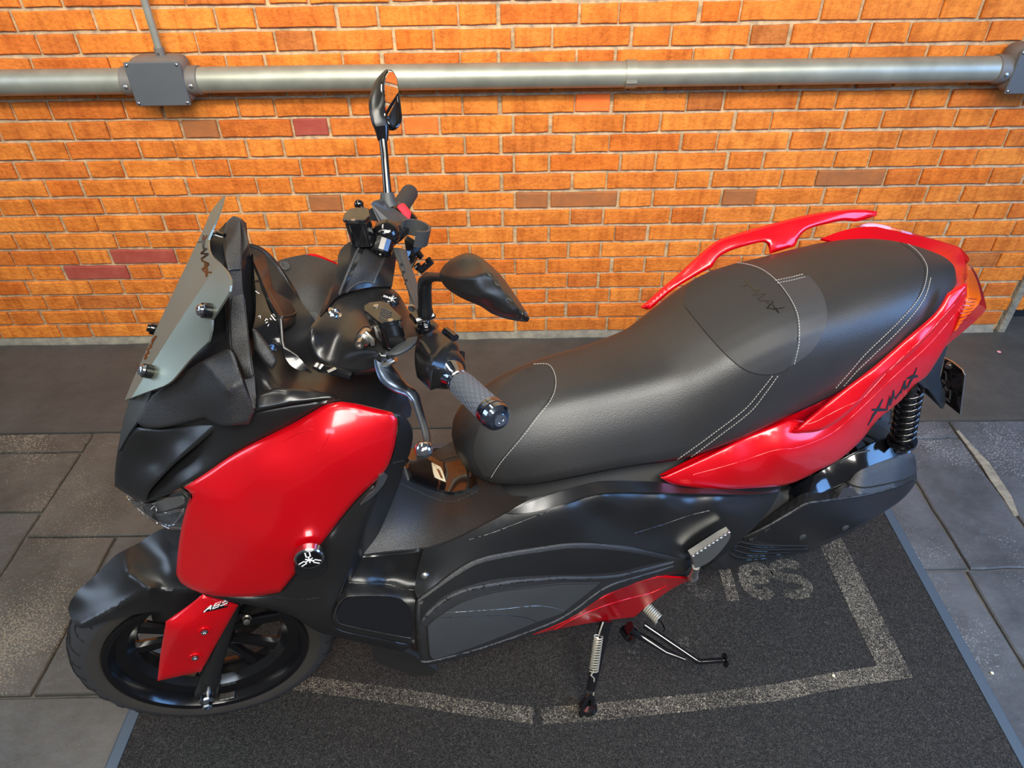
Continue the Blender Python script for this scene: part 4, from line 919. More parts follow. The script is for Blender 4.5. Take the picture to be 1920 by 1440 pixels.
# badge on the lower panel
def tuning_badge(name, q, n, up, r, parent, depth=.012, ring='chrome', disc='gloss_black'):
    n = n/np.linalg.norm(n); mb = MB(); mb.lathe(q-n*depth*.3, n, [(0, r*1.05), (depth, r*1.05), (depth+.002, r*.98), (depth+.002, r*.86), (depth+.001, r*.84)], 36); o = mb.build(name, ring, parent, True, 35)
    mb = MB(); mb.lathe(q+n*depth*.3, n, [(0, r*.86), (depth*.62, r*.86), (depth*.62, 0)], 36); mb.build('badge_disc', disc, o, True, 35)
    u = up-n*(up@n); u /= np.linalg.norm(u); v = np.cross(n, u); c = q+n*(depth*.97)
    for k in range(3):
        a = math.radians(90+120*k); e_ = math.cos(a)*v+math.sin(a)*u; f_ = np.cross(n, e_); mb = MB(); w1 = r*.052
        mb.tube([c+e_*r*.30-f_*r*.0, c-e_*r*.30], w1, 6, flat=.5)
        mb.tube([c+e_*r*.80+f_*r*.15, c+e_*r*.38+f_*r*.15, c+e_*r*.30, c+e_*r*.38-f_*r*.15, c+e_*r*.80-f_*r*.15], w1, 6, flat=.5, up=tuple(n))
        mb.build('tuning_fork', 'white_print', o, True)
    return o
qb = P(580, 1040, .232); tuning_badge('badge', qb, np.array([-.10, -1, .02]), np.array([0, 0, 1.]), .0235, lsp)
# pedestal under the badge
mb = MB(); n_ = np.array([-.1, -1, .0]); mb.lathe(P(583, 1047, .205), n_, [(0, .031), (.022, .0265)], 28); mb.build('badge_seat', 'satin_black', lsp, True, 40)

# ------------------------------------------------------------------ centre tunnel and floorboard
tn = panel('centre_tunnel', [(748, 910, .13, 'c'), (758, 876, .08), (771, 843, -.02), (797, 854, -.05), (815, 846, -.09), (850, 826, -.105), (884, 806, -.12), (930, 780, -.10, 'c'), (930, 880, .05), (950, 924, .12), (992, 931, .175, 'c'), (985, 939, .178), (946, 962, .19), (902, 986, .202), (859, 1008, .206), (826, 1021, .208), (793, 1030, .208), (727, 1036, .203), (679, 1043, .196, 'c'), (700, 1005, .175), (727, 955, .155)],
   [(810, 885, .0), (833, 938, .085), (790, 925, .09), (800, 985, .16), (860, 960, .15), (880, 935, .11), (900, 880, .02), (860, 850, -.06), (740, 990, .17)], 'textured_black', th=.006, step=11)
btn = bvh_of(tn)
ld = drape('tunnel_lid', [(764, 851, 'c'), (771, 843, 'c'), (797, 855), (828, 871), (850, 870), (873, 862, 'c'), (885, 868), (889, 890), (896, 914, 'c'), (878, 922), (859, 926), (846, 928), (832, 925), (793, 913), (768, 902, 'c'), (760, 880, 'c')], btn, 'gloss_black', tn, .007, .007, 8)
bld = bvh_of(ld)
groove_line('lid_gap', [(868, 865), (876, 880), (878, 900), (874, 925)], bld, 'groove', ld, .0028, -.0008)
groove_line('lid_edge', [(768, 903), (793, 914), (832, 926), (848, 929), (860, 927), (896, 915)], bld, 'grey_plastic', ld, .0012, -.0016)
lab = drape('warning_label', [(809, 867, 'c'), (826, 876, 'c'), (830, 884), (836, 904, 'c'), (815, 895), (812, 886, 'c')], bld, 'paper', ld, .0006, .0004)
bla = bvh_of(lab)
drape('label_band', [(818, 878, 'c'), (824, 881, 'c'), (831, 898, 'c'), (826, 896, 'c')], bla, 'steel', ld, .0004, .0003, 4)
stitches('tunnel_stitching', [(752, 908), (775, 918), (800, 930), (822, 938), (837, 942), (858, 939), (893, 923)], btn, 'grey_plastic', tn, .010, .0075, .0022)
stitches('tunnel_stitching', [(828, 862), (845, 858), (862, 853), (878, 845)], btn, 'grey_plastic', tn, .010, .0075, .0022)
panel('tunnel_hinge', [(757, 876, .095, 'c'), (761, 877, .095, 'c'), (768, 900, .10, 'c'), (764, 901, .10, 'c')], [], 'aluminium', tn, th=.003, step=5, dd=.02)
fb = panel('footboard', [(641, 1112, .222, 'c'), (661, 1075, .205), (680, 1043, .199, 'c'), (727, 1037, .206), (793, 1031, .214, 'c'), (800, 1060, .218), (790, 1100, .23), (779, 1122, .25), (778, 1208, .284, 'c'), (740, 1201, .278), (700, 1193, .273), (655, 1184, .267), (634, 1177, .262), (623, 1161, .257), (628, 1140, .245)],
   [(655, 1090, .206), (723, 1094, .208), (776, 1098, .222), (648, 1106, .235), (723, 1104, .236), (774, 1122, .25), (700, 1125, .25), (700, 1160, .262), (760, 1160, .266), (640, 1125, .245)], 'satin_black', th=.006, step=9, dd=-.003)
bfb = bvh_of(fb)
FP = [(631, 1152), (636, 1138), (647, 1124), (660, 1120), (700, 1119), (735, 1120), (755, 1126), (767, 1138), (771, 1150), (772, 1194), (735, 1189), (690, 1180), (640, 1169), (632, 1161)]
fpd = tps_fit([(631, 1155), (771, 1194), (700, 1119), (700, 1182), (771, 1140)], [.262, .287, .247, .276, .258], 3)
ft = panel('foot_pad', [(x, y, float(fpd((x, y))[0])+.002, *(('c',) if (x, y) == (772, 1194) else ())) for x, y in FP], [], 'gloss_black', fb, th=.004, step=9, lam=1)
groove_line('pad_edge', [(634, 1142), (631, 1156), (636, 1166), (650, 1171), (690, 1180), (735, 1189), (770, 1195)], bfb, 'grey_plastic', fb, .0011, .0022)
groove_line('floor_step_edge', [(655, 1092), (690, 1094), (723, 1095), (738, 1098), (750, 1104), (776, 1106)], bfb, 'smooth_black', fb, .0016, -.0004)
q, n = hit(bfb, 775, 1203)
if q is not None: mb = MB(); mb.lathe(q, n, [(0, .004), (.002, .003), (.002, 0)], 10); mb.build('trim_clip', 'steel', fb, True)

# ------------------------------------------------------------------ side cover, storage cover, red fin
sc = panel('side_cover', [(793, 1031, .212, 'c'), (826, 1022, .211), (859, 1009, .209), (902, 987, .206), (946, 964, .198), (992, 938, .188), (1060, 918, .176), (1130, 902, .168), (1245, 904, .162), (1284, 912, .165), (1360, 914, .172), (1465, 910, .175, 'c'), (1456, 934, .182), (1428, 975, .19), (1378, 1024, .20, 'c'), (1340, 1050, .20), (1292, 1050, .215, 'c'), (1222, 1033, .228), (1125, 1018, .232), (1067, 1017, .232), (1027, 1022, .232), (954, 1033, .232), (895, 1046, .235), (852, 1069, .24), (814, 1098, .248), (782, 1122, .256, 'c'), (777, 1106, .235, 'c'), (783, 1070, .22)],
   [(1130, 926, .205), (1245, 926, .202), (1350, 932, .202), (1000, 966, .212), (930, 1000, .218), (1130, 965, .206), (1250, 985, .207), (950, 1018, .226), (860, 1040, .225), (1400, 960, .195), (1200, 1000, .214), (1060, 945, .208)], 'satin_black', th=.006, step=12, dd=.002)
bsc = bvh_of(sc)
panel('cover_edge_highlight', [(950, 962, .202, 'c'), (1000, 939, .192), (1060, 919, .184), (1130, 904, .178), (1245, 906, .172), (1284, 915, .175), (1400, 917, .178), (1463, 912, .178, 'c'), (1458, 922, .188), (1400, 927, .198), (1300, 925, .20), (1200, 923, .203), (1120, 926, .205), (1060, 944, .206), (1010, 958, .207), (975, 963, .206)], [], 'smooth_black', sc, dd=.006, th=.004, step=8)
groove_line('cover_crease', [(880, 1012), (920, 1000), (960, 985), (1010, 966), (1060, 947), (1120, 928), (1180, 925), (1250, 926), (1330, 927), (1440, 925)], bsc, 'smooth_black', sc, .0013, -.0005)
groove_line('cover_crease', [(1190, 1000), (1240, 985), (1290, 968), (1330, 958)], bsc, 'smooth_black', sc, .002, -.0012)
groove_line('cover_gap', [(680, 1041), (727, 1035), (793, 1029), (826, 1020), (859, 1007), (902, 985), (946, 962)], bvh_of(sc, fb, tn), 'groove', sc, .0016, .0002)
drape('floor_edge_highlight', [(680, 1044, 'c'), (688, 1038, 'c'), (727, 1035), (770, 1031), (793, 1031, 'c'), (770, 1036), (727, 1040)], bvh_of(sc, fb), 'smooth_black', fb, .002, .002, 5)  # thin glossy strip added to carry the blue highlight along this edge
q, n = hit(bsc, 796, 1079); mb = MB(); mb.lathe(q, n, [(0, .0085), (.002, .0075), (.004, .0065), (.005, .004), (.005, 0)], 16); mb.build('cover_bolt', 'steel', sc, True)
lc = panel('storage_cover', [(782, 1120, .256, 'c'), (814, 1096, .248), (852, 1067, .24), (895, 1044, .235), (954, 1031, .232), (1027, 1020, .232), (1067, 1015, .232), (1125, 1016, .232), (1222, 1031, .228), (1292, 1047, .218, 'c'), (1296, 1062, .216), (1283, 1074, .214, 'c'), (1236, 1081, .222), (1194, 1093, .232), (1133, 1118, .245), (1069, 1159, .258), (1000, 1189, .27), (940, 1209, .277), (880, 1229, .283), (812, 1246, .288), (792, 1246, .288, 'c'), (786, 1232, .288), (782, 1195, .284), (778, 1150, .27)],
   [(900, 1150, .275), (1000, 1110, .262), (1100, 1070, .25), (860, 1110, .262), (1180, 1060, .24)], 'textured_black', th=.008, step=12, roll=.006, rw=8)
blc = bvh_of(lc)
drape('recess_panel', [(787, 1128, 'c'), (820, 1104), (855, 1080), (895, 1058), (954, 1044), (1027, 1033), (1067, 1028), (1125, 1029), (1180, 1035), (1222, 1043), (1252, 1050, 'c'), (1205, 1060), (1167, 1070), (1119, 1075), (1060, 1077), (1000, 1079), (940, 1084), (895, 1093), (837, 1115), (796, 1150), (788, 1166, 'c')], blc, 'satin_black', lc, .0012, .001, 9)
gp = drape('smooth_panel', [(801, 1172, 'c'), (814, 1159), (852, 1134), (881, 1121), (939, 1106), (1000, 1099), (1056, 1093), (1124, 1092, 'c'), (1056, 1146, 'c'), (1035, 1156), (1009, 1164), (910, 1203), (850, 1224), (812, 1234, 'c'), (805, 1225), (802, 1200)], blc, 'grey_plastic', lc, .0022, .002, 9)
bgp = bvh_of(gp)
for pts in ([(802, 1173), (814, 1160), (852, 1135), (881, 1122), (939, 1107), (1000, 1100), (1056, 1094), (1124, 1093)], [(801, 1174), (803, 1205), (806, 1228), (813, 1235)], [(813, 1235), (850, 1224), (910, 1203), (1009, 1164), (1040, 1153)]): groove_line('panel_gap', pts, blc, 'groove', lc, .0014, .0018)
groove_line('panel_line', [(832, 1149), (880, 1146), (940, 1142), (1000, 1136), (1030, 1138), (1058, 1145)], bgp, 'aluminium', gp, .0004, .0002)
groove_line('panel_line', [(822, 1158), (880, 1156), (945, 1154), (985, 1158), (1005, 1165)], bgp, 'satin_black', gp, .0006, .0002)
for pts, r in (([(783, 1120), (814, 1096), (852, 1067), (895, 1044), (954, 1031), (1027, 1021), (1067, 1016), (1125, 1017), (1180, 1024), (1222, 1032), (1262, 1041), (1290, 1050)], .0032), ([(789, 1172), (796, 1158), (812, 1142), (840, 1121), (875, 1106), (920, 1097), (980, 1089), (1050, 1084), (1119, 1083), (1167, 1078), (1215, 1066), (1262, 1054)], .0045),
   ([(790, 1240), (812, 1239), (880, 1222), (940, 1203), (1009, 1178), (1050, 1160), (1085, 1138), (1119, 1112), (1150, 1095), (1194, 1082), (1262, 1062)], .0034)):
    groove_line('trim_ridge', pts, blc, 'textured_black', lc, r, -.0008)
rf = panel('lower_fin', [(1301, 1086, .205, 'c'), (1267, 1100, .195), (1222, 1130, .18), (1189, 1157, .172, 'c'), (1133, 1164, .19), (1069, 1175, .215), (1000, 1190, .245, 'c'), (1035, 1176, .25), (1069, 1160, .252), (1133, 1119, .242), (1194, 1093, .228), (1236, 1082, .22, 'c')], [(1100, 1142, .235), (1165, 1124, .208), (1210, 1108, .20), (1240, 1098, .20)], 'red_paint', th=.005, step=9)
brf = bvh_of(rf); groove_line('fin_crease', [(1040, 1180), (1080, 1158), (1130, 1137), (1180, 1122), (1220, 1112), (1250, 1098)], brf, 'red_paint', rf, .0016, -.0006)
# belly behind the covers
panel('belly_cover', [(700, 1205, .17, 'c'), (760, 1222, .18), (800, 1245, .19), (820, 1260, .18), (800, 1268, .15), (740, 1255, .12), (700, 1235, .12, 'c')], [], 'rubber', th=.01, step=10)
panel('engine_cover', [(1270, 1092, .12, 'c'), (1305, 1075, .15), (1412, 1053, .15), (1520, 1030, .14, 'c'), (1500, 985, .15), (1460, 915, .15, 'c'), (1400, 990, .17), (1340, 1035, .17)], [], 'rubber', th=.01, step=12, dd=-.01)

# ------------------------------------------------------------------ seat
def seat_ring(x, hc, ws, hs, wb, hb, fwd=0):
    half = [(0, hc), (ws*.38, hc-.002), (ws*.72, hc-(hc-hs)*.30), (ws, hs), ((ws+wb)/2+.010, hs*.60+hb*.40), (wb, hb+.012), (wb-.010, hb)]
    # smooth the half profile
    pts = along([np.array(p) for p in half], .012)
    return pts
ST = [(.585, .700, .012, .698, .020, .655), (.598, .725, .040, .715, .060, .640), (.625, .750, .055, .738, .092, .633), (.665, .770, .064, .756, .118, .634), (.72, .788, .070, .776, .140, .640), (.80, .803, .078, .789, .154, .648),
      (.90, .808, .086, .793, .161, .648), (1.0, .822, .106, .796, .167, .640), (1.06, .845, .124, .812, .170, .640), (1.13, .885, .138, .846, .171, .650), (1.20, .915, .146, .872, .171, .668), (1.27, .926, .148, .884, .171, .690),
      (1.36, .930, .146, .890, .170, .715), (1.48, .942, .140, .902, .162, .755), (1.56, .944, .130, .904, .144, .785), (1.63, .936, .110, .898, .120, .805), (1.69, .920, .082, .888, .090, .818), (1.735, .902, .046, .876, .052, .825), (1.752, .885, .016, .870, .020, .830)]
rings = []
for s_ in ST:
    h_ = seat_ring(*s_); K = 13; L_ = np.cumsum([0]+[np.linalg.norm(h_[i+1]-h_[i]) for i in range(len(h_)-1)]); T_ = np.linspace(0, L_[-1], K)
    hp = np.array([[np.interp(t, L_, [q[0] for q in h_]), np.interp(t, L_, [q[1] for q in h_])] for t in T_])
    rings.append([(s_[0], -d, h) for d, h in hp[::-1]]+[(s_[0], d, h) for d, h in hp[1:]])
seat = loft('seat', rings, 'leather', scooter, True, 5, True, 70)
bse = bvh_of(seat)
lum = drape('lumbar_pad', [(1283, 573, 'c'), (1322, 621), (1357, 660), (1388, 687), (1411, 698), (1438, 702), (1461, 698), (1480, 686), (1494, 640), (1492, 594), (1477, 559), (1450, 525), (1419, 506), (1385, 497), (1350, 499), (1318, 510), (1290, 540)], bse, 'suede', seat, .0012, .001, 9)
cre = drape('crescent_insert', [(1455, 527, 'c'), (1480, 521), (1516, 517, 'c'), (1538, 544), (1548, 571), (1550, 594), (1542, 625), (1523, 656), (1500, 675), (1481, 686, 'c'), (1495, 640), (1493, 594), (1478, 558)], bse, 'crescent_vinyl', seat, .0012, .001, 8)
npad = drape('nose_pad', [(1000, 686, 'c'), (1026, 687), (1037, 702), (1039, 725), (1030, 748), (1006, 779), (976, 818), (937, 864), (918, 893), (908, 893, 'c'), (893, 868), (888, 842), (896, 810), (915, 765), (950, 720), (975, 698)], bse, 'suede', seat, .0010, .001, 9)
for nm, pts in (('nose_seam', [(1005, 686), (1026, 687), (1037, 702), (1039, 725), (1030, 748), (1006, 779), (976, 818), (937, 864), (918, 895), (922, 903)]),
    ('side_seam', [(1452, 704), (1430, 733), (1400, 768), (1342, 814), (1284, 856), (1228, 893)]), ('lumbar_seam', [(1340, 500), (1380, 496), (1419, 505), (1450, 526), (1477, 559), (1492, 594), (1494, 640), (1480, 687), (1461, 699), (1438, 703), (1411, 699), (1388, 688), (1357, 661), (1322, 622), (1286, 577)]),
    ('rear_seam', [(1590, 712), (1625, 668), (1680, 611), (1719, 562), (1733, 522), (1732, 497), (1708, 468), (1660, 440)])):
    groove_line(nm, pts, bse, 'groove', seat, .0011, -.0002)
stitches('stitching', [(1003, 683), (1028, 684), (1040, 701), (1042, 725), (1033, 750), (1009, 781), (979, 820), (940, 866), (921, 895)], bse, 'thread', seat)
stitches('stitching', [(1447, 706), (1425, 734), (1395, 768), (1338, 812), (1280, 854), (1222, 892)], bse, 'thread', seat)
stitches('stitching', [(1457, 706), (1434, 738), (1405, 773), (1347, 818), (1290, 860), (1234, 895)], bse, 'thread', seat)
stitches('stitching', [(1345, 497), (1380, 493), (1421, 502), (1453, 524), (1480, 558), (1496, 594), (1498, 640), (1489, 682)], bse, 'thread', seat)
stitches('stitching', [(1455, 526), (1480, 521), (1508, 514)], bse, 'thread', seat); stitches('stitching', [(1459, 531), (1485, 526), (1512, 519)], bse, 'thread', seat)
stitches('stitching', [(1568, 726), (1595, 695), (1625, 661), (1685, 603), (1724, 556), (1737, 519), (1735, 493), (1711, 464), (1662, 437), (1625, 431), (1590, 433), (1536, 444)], bse, 'thread', seat)
stitches('stitching', [(1583, 722), (1605, 697), (1635, 668), (1692, 612), (1731, 562), (1745, 520)], bse, 'thread', seat)
strokes('embossed_lettering', xmax(Tmap((1389, 533), (58, 60), (16, -10)), 2.0), bse, 'gloss_black', seat, .0018, .0005)

# ------------------------------------------------------------------ red tail bodywork, grab rails, lamps
tp = panel('tail_side_panel', [(1238, 896, .168, 'c'), (1261, 908, .173), (1322, 916, .182), (1400, 916, .188), (1477, 908, .188), (1537, 881, .184), (1577, 859, .179), (1615, 825, .173), (1646, 787, .167), (1687, 753, .158), (1715, 722, .152), (1740, 702, .147), (1774, 648, .138, 'c'), (1787, 625, .133), (1800, 598, .126), (1812, 560, .118), (1813, 538, .114, 'c'), (1795, 556, .122), (1752, 608, .138), (1714, 648, .148), (1675, 682, .156), (1643, 708, .162), (1607, 748, .166), (1572, 778, .165), (1530, 790, .162), (1478, 786, .157, 'c'), (1400, 818, .157), (1322, 856, .159)],
   [(1380, 874, .203), (1465, 850, .212), (1530, 836, .212), (1600, 784, .200), (1680, 716, .184), (1740, 665, .168), (1310, 893, .19), (1420, 840, .175)], 'red_paint', th=.005, step=9, roll=.004, rw=6, mirror=True, lam=.25)
btp = bvh_of(tp)
groove_line('panel_crease', [(1300, 890), (1380, 868), (1450, 845), (1500, 838), (1560, 812), (1610, 770), (1680, 703), (1740, 648), (1790, 590)], btp, 'red_paint', tp, .0012, -.0004)
sl = panel('under_seat_panel', [(1238, 892, .158, 'c'), (1320, 850, .150), (1400, 812, .148), (1478, 778, .148), (1575, 728, .148, 'c'), (1700, 615, .13), (1760, 545, .09, 'c'), (1810, 545, .11, 'c'), (1740, 645, .135), (1640, 728, .15), (1560, 800, .155), (1500, 815, .155), (1400, 835, .155), (1300, 878, .16)], [], 'red_paint', th=.004, step=12, dd=-.008)
gr = panel('grab_rail', [(1485, 810, .185, 'c'), (1519, 780, .180), (1575, 735, .178), (1639, 686, .170), (1696, 636, .160), (1752, 587, .148), (1776, 550, .135, 'c'), (1795, 538, .135), (1813, 530, .135, 'c'), (1813, 538, .14), (1798, 562, .148), (1752, 618, .165), (1714, 659, .176), (1675, 690, .184), (1643, 718, .19), (1607, 760, .198), (1572, 790, .202), (1536, 808, .200), (1501, 812, .192)],
   [(1560, 768, .196), (1640, 702, .190), (1715, 640, .176), (1770, 582, .158)], 'red_paint', th=.014, step=7, roll=.005, rw=7, dd=.004, lam=.15)
bgr = bvh_of(gr)
groove_line('rail_crease', [(1495, 800), (1530, 790), (1572, 768), (1620, 745), (1650, 712), (1690, 672), (1740, 625), (1790, 570)], bgr, 'red_paint', gr, .0013, -.0005)
gr2 = panel('grab_rail', [(1200, 577, -.165, 'c'), (1235, 545, -.17), (1271, 514, -.178), (1320, 470, -.185), (1352, 448, -.19), (1430, 424, -.195), (1519, 402, -.195), (1590, 393, -.185), (1625, 393, -.18), (1645, 397, -.178, 'c'), (1644, 404, -.175, 'c'), (1624, 411, -.172), (1604, 416, -.172), (1582, 414, -.172), (1550, 420, -.172), (1519, 428, -.168), (1505, 437, -.162), (1496, 450, -.155, 'c'), (1490, 462, -.145, 'c'), (1443, 476, -.145, 'c'), (1441, 457, -.155, 'c'), (1434, 453, -.16), (1398, 461, -.162), (1365, 472, -.162), (1345, 485, -.158), (1336, 500, -.150, 'c'), (1300, 520, -.150), (1260, 545, -.150), (1220, 580, -.150, 'c')],
   [(1352, 462, -.178), (1430, 438, -.182), (1519, 414, -.184), (1600, 404, -.18)], 'red_paint', th=.018, step=9, roll=.006, rw=7)
tc = panel('tail_cover', [(1540, 447, -.12, 'c'), (1575, 434, -.135), (1611, 426, -.142), (1643, 425, -.145, 'c'), (1696, 437, -.140), (1749, 450, -.125), (1798, 464, -.10, 'c'), (1806, 478, -.07), (1811, 500, -.03), (1814, 531, .06, 'c'), (1795, 540, .085), (1774, 549, .10, 'c'), (1772, 556, .10), (1752, 574, .105, 'c'), (1740, 575, .08), (1700, 540, .0), (1660, 480, -.07)], [(1744, 491, -.05)], 'red_paint', th=.006, step=10, dd=0)
panel('tail_step', [(1741, 493, -.045, 'c'), (1770, 478, -.065), (1797, 464, -.095, 'c'), (1806, 478, -.065), (1811, 500, -.025), (1813, 529, .06, 'c'), (1795, 538, .085), (1777, 548, .10, 'c'), (1772, 556, .10), (1758, 568, .10, 'c'), (1764, 545, .07), (1760, 525, .03)], [], 'red_paint', tc, th=.004, step=8, dd=.004)
tl = panel('tail_light', [(1812, 494, -.035, 'c'), (1820, 498, -.03), (1830, 512, -.01), (1840, 537, .03), (1848, 568, .085), (1850, 578, .10, 'c'), (1843, 588, .112), (1813, 616, .125), (1778, 645, .135), (1769, 654, .138, 'c'), (1773, 647, .136, 'c'), (1787, 622, .134), (1800, 594, .13), (1810, 570, .122), (1813, 540, .10), (1812, 510, .03)], [], 'red_lens', th=.02, step=8)
btl = bvh_of(tl)
drape('turn_lens', [(1813, 498, 'c'), (1820, 506), (1829, 525), (1835, 545), (1838, 560, 'c'), (1832, 572), (1812, 592), (1790, 620, 'c'), (1801, 594), (1811, 570), (1814, 540)], btl, 'orange_lens', tl, .002, .003, 6)
strokes('lens_rib', [([(1795+ i*2.6, 608-i*7), (1812+i*2.2, 597-i*5)], 1.0) for i in range(8)], btl, 'red_lens', tl, .0052, .001)
tlr = panel('tail_light', [(1611, 424, -.150, 'c'), (1625, 419, -.152), (1653, 421, -.152), (1703, 435, -.148), (1760, 451, -.13), (1798, 463, -.105, 'c'), (1812, 476, -.085), (1818, 486, -.07), (1816, 491, -.06, 'c'), (1806, 484, -.07), (1798, 466, -.10), (1749, 455, -.13), (1696, 442, -.145), (1640, 430, -.15)], [], 'red_lens', th=.02, step=7, dd=-.004)
drape('turn_lens', [(1614, 423, 'c'), (1628, 420), (1653, 422), (1700, 436, 'c'), (1660, 430), (1630, 427)], bvh_of(tlr), 'orange_lens', tlr, .002, .003, 6)
LT = Tmap((1640, 785), (68, -62), (6, -19))
strokes('lettering', [([(1655, 748), (1645, 768), (1638, 777), (1627, 798)], [2, 4.5, 4.5, 1.5]), ([(1634, 768), (1650, 768), (1662, 768), (1666, 752), (1668, 744)], [3, 6, 4.5, 2.5, 1.5]), ([(1664, 760), (1669, 742), (1668, 758)], [2, 4, 3]), ([(1668, 760), (1675, 740), (1675, 731)], [3.5, 5, 2]), ([(1674, 736), (1678, 748), (1690, 732)], [2, 4, 2.5]), ([(1688, 738), (1696, 716), (1699, 712)], [3, 3, 2]), ([(1696, 714), (1697, 730), (1703, 724)], [3, 6, 4]), ([(1719, 689), (1712, 706), (1706, 716), (1701, 727)], [1.5, 4, 4, 3]), ([(1700, 710), (1710, 706), (1721, 705)], [2.5, 6, 4])], btp, 'gloss_black', tp, .0008, .0012)

# under-tail, plate, shock absorber
mgd = panel('mudguard', [(1777, 648, .10, 'c'), (1770, 673, .08), (1763, 703, .05), (1768, 730, .05), (1774, 750, .05), (1768, 767, .05, 'c'), (1755, 748, .06), (1744, 733, .07), (1728, 726, .08), (1707, 739, .10, 'c'), (1700, 735, .12), (1720, 715, .13), (1745, 690, .13), (1766, 655, .13, 'c')], [(1745, 705, .11)], 'blue_black', th=.006, step=8)
panel('mudguard_inside', [(1726, 727, .03, 'c'), (1742, 724, .02), (1756, 742, .01), (1768, 766, .02, 'c'), (1750, 748, .03)], [], 'rubber', mgd, th=.005, step=6)
mb = MB(); cpts = [PX(1772, 671, 1.90), PX(1787, 678, 1.89), PX(1805, 693, 1.875), PX(1810, 703, 1.872), PX(1801, 777, 1.90), PX(1797, 775, 1.902), PX(1772, 755, 1.91), PX(1762, 715, 1.912)]
mb.prism(cpts, (.0022, 0, 0)); pl = mb.build('licence_plate', 'gloss_black', scooter)
q = [p+np.array([-.001, 0, 0]) for p in (cpts[0], cpts[1], cpts[2], cpts[3], cpts[4])]; mb = MB(); mb.tube(q, .0018, 6); mb.build('plate_edge', 'aluminium', pl, True)
for pts in ([(1771, 696), (1774, 700), (1774, 714)], [(1766, 712), (1772, 719)], [(1772, 725), (1776, 732), (1782, 732), (1781, 748), (1776, 748)], [(1770, 728), (1770, 744), (1781, 754)]):
    mb = MB(); mb.tube([PX(x, y, 1.896) for x, y in pts], .0022, 6); mb.build('embossed_mark', 'grey_plastic', pl, True)
mb = MB(); mb.lathe(PX(1780, 685, 1.888), (-1, -.3, 0), [(-.004, .009), (.003, .009), (.004, .006), (.010, .006), (.010, 0)], 14); mb.build('plate_bolt', 'steel', pl, True, 40)
def helix(a, b, r, turns, wr, name, m_, parent, n=14, seg=8, ends=True):
    a = np.array(a, float); b = np.array(b, float); t = b-a; L_ = np.linalg.norm(t); F_ = frame(t/L_, (0.13, .9, .2)); pts = []
    N_ = int(turns*n)
    for i in range(N_+1):
        w_ = 2*math.pi*i/n; pts.append(a+t*(i/N_)+r*(math.cos(w_)*F_[:, 1]+math.sin(w_)*F_[:, 2]))
    mb = MB(); mb.tube(pts, wr, seg); return mb.build(name, m_, parent, True, 60)
sa = P(1708, 722, .135); sb_ = P(1690, 832, .145)
shk = MB(); shk.tube([sa, sb_], .014, 14); shk = shk.build('shock_absorber', 'satin_black', scooter, True)
helix(sa+(sb_-sa)*.02, sb_-(sb_-sa)*.1, 0.025, 8.5, .0048, 'coil_spring', 'gloss_black', shk)
mb = MB(); mb.lathe(sb_, (sa-sb_), [(-.02, .018), (.0, .024), (.008, .034), (.014, .034), (.014, .012)], 24); mb.build('spring_seat', 'gloss_black', shk, True, 40)

# air filter case
af = facet('air_filter_case', [(1321, 1068, .165, 'c'), (1345, 1048, .175, 'c'), (1368, 1022, .175, 'c'), (1396, 1000, .162), (1440, 968, .158), (1496, 930, .158), (1510, 924, .158), (1552, 922, .158), (1587, 905, .158), (1612, 878, .150), (1690, 849, .140), (1708, 846, .140), (1716, 856, .150), (1719, 887, .165), (1717, 905, .168), (1692, 936, .175), (1648, 966, .180), (1600, 996, .18), (1552, 1019, .178), (1515, 1035, .175), (1459, 1042, .172), (1412, 1054, .17), (1365, 1067, .167)],
   [[(1368, 1022, .175), (1400, 1009, .190), (1450, 980, .194), (1512, 946, .195), (1527, 941, .195), (1570, 934, .195), (1615, 929, .195), (1677, 912, .190), (1717, 905, .168)], [(1368, 1022, .175), (1440, 1030, .188), (1515, 1027, .188), (1600, 985, .188), (1692, 936, .175)]], [(1580, 960, .196), (1500, 995, .196)], 'textured_black', th=.012, step=10, roll=.003, rw=5, ang=9)
baf = bvh_of(af)
drape('case_face', [(1400, 1009, 'c'), (1450, 982), (1512, 947), (1530, 942), (1615, 931), (1680, 915), (1712, 900, 'c'), (1690, 932), (1646, 960), (1599, 989), (1550, 1011), (1515, 1024), (1506, 1023, 'c'), (1450, 1018)], baf, 'satin_black', af, .0015, .002, 9)
drape('case_recess', [(1592, 906, 'c'), (1610, 884), (1690, 853), (1706, 850), (1713, 870), (1715, 890, 'c'), (1690, 900), (1640, 910), (1615, 913)], baf, 'textured_black', af, .002, .002, 8)
groove_line('case_crease', [(1585, 905), (1600, 911), (1620, 914), (1650, 910), (1690, 900), (1716, 890)], baf, 'groove', af, .0018, .002)
groove_line('case_crease', [(1396, 1008), (1450, 980), (1500, 950), (1514, 944), (1527, 941), (1615, 929), (1680, 912)], baf, 'textured_black', af, .003, .0)
for k, (a, b) in enumerate((((1376, 1012), (1512, 1022)), ((1374, 1020), (1514, 1028)), ((1372, 1028), (1480, 1034)), ((1368, 1036), (1455, 1040)))):
    groove_line('cooling_slot', [a, ((a[0]+b[0])/2-20, a[1]+9), b], baf, 'groove', af, .0022, .0018); groove_line('cooling_fin', [(a[0]+2, a[1]+3), ((a[0]+b[0])/2-20, a[1]+12), (b[0]-2, b[1]+3)], baf, 'gloss_black', af, .0014, .0028)
for (x, y) in ((1504, 1006), (1584, 989)):
    q, n = hit(baf, x, y); mb = MB(); mb.lathe(q, n, [(0, .0105), (.003, .0100), (.004, .008), (.004, 0)], 18); mb.build('case_bolt', 'grey_plastic', af, True, 40)
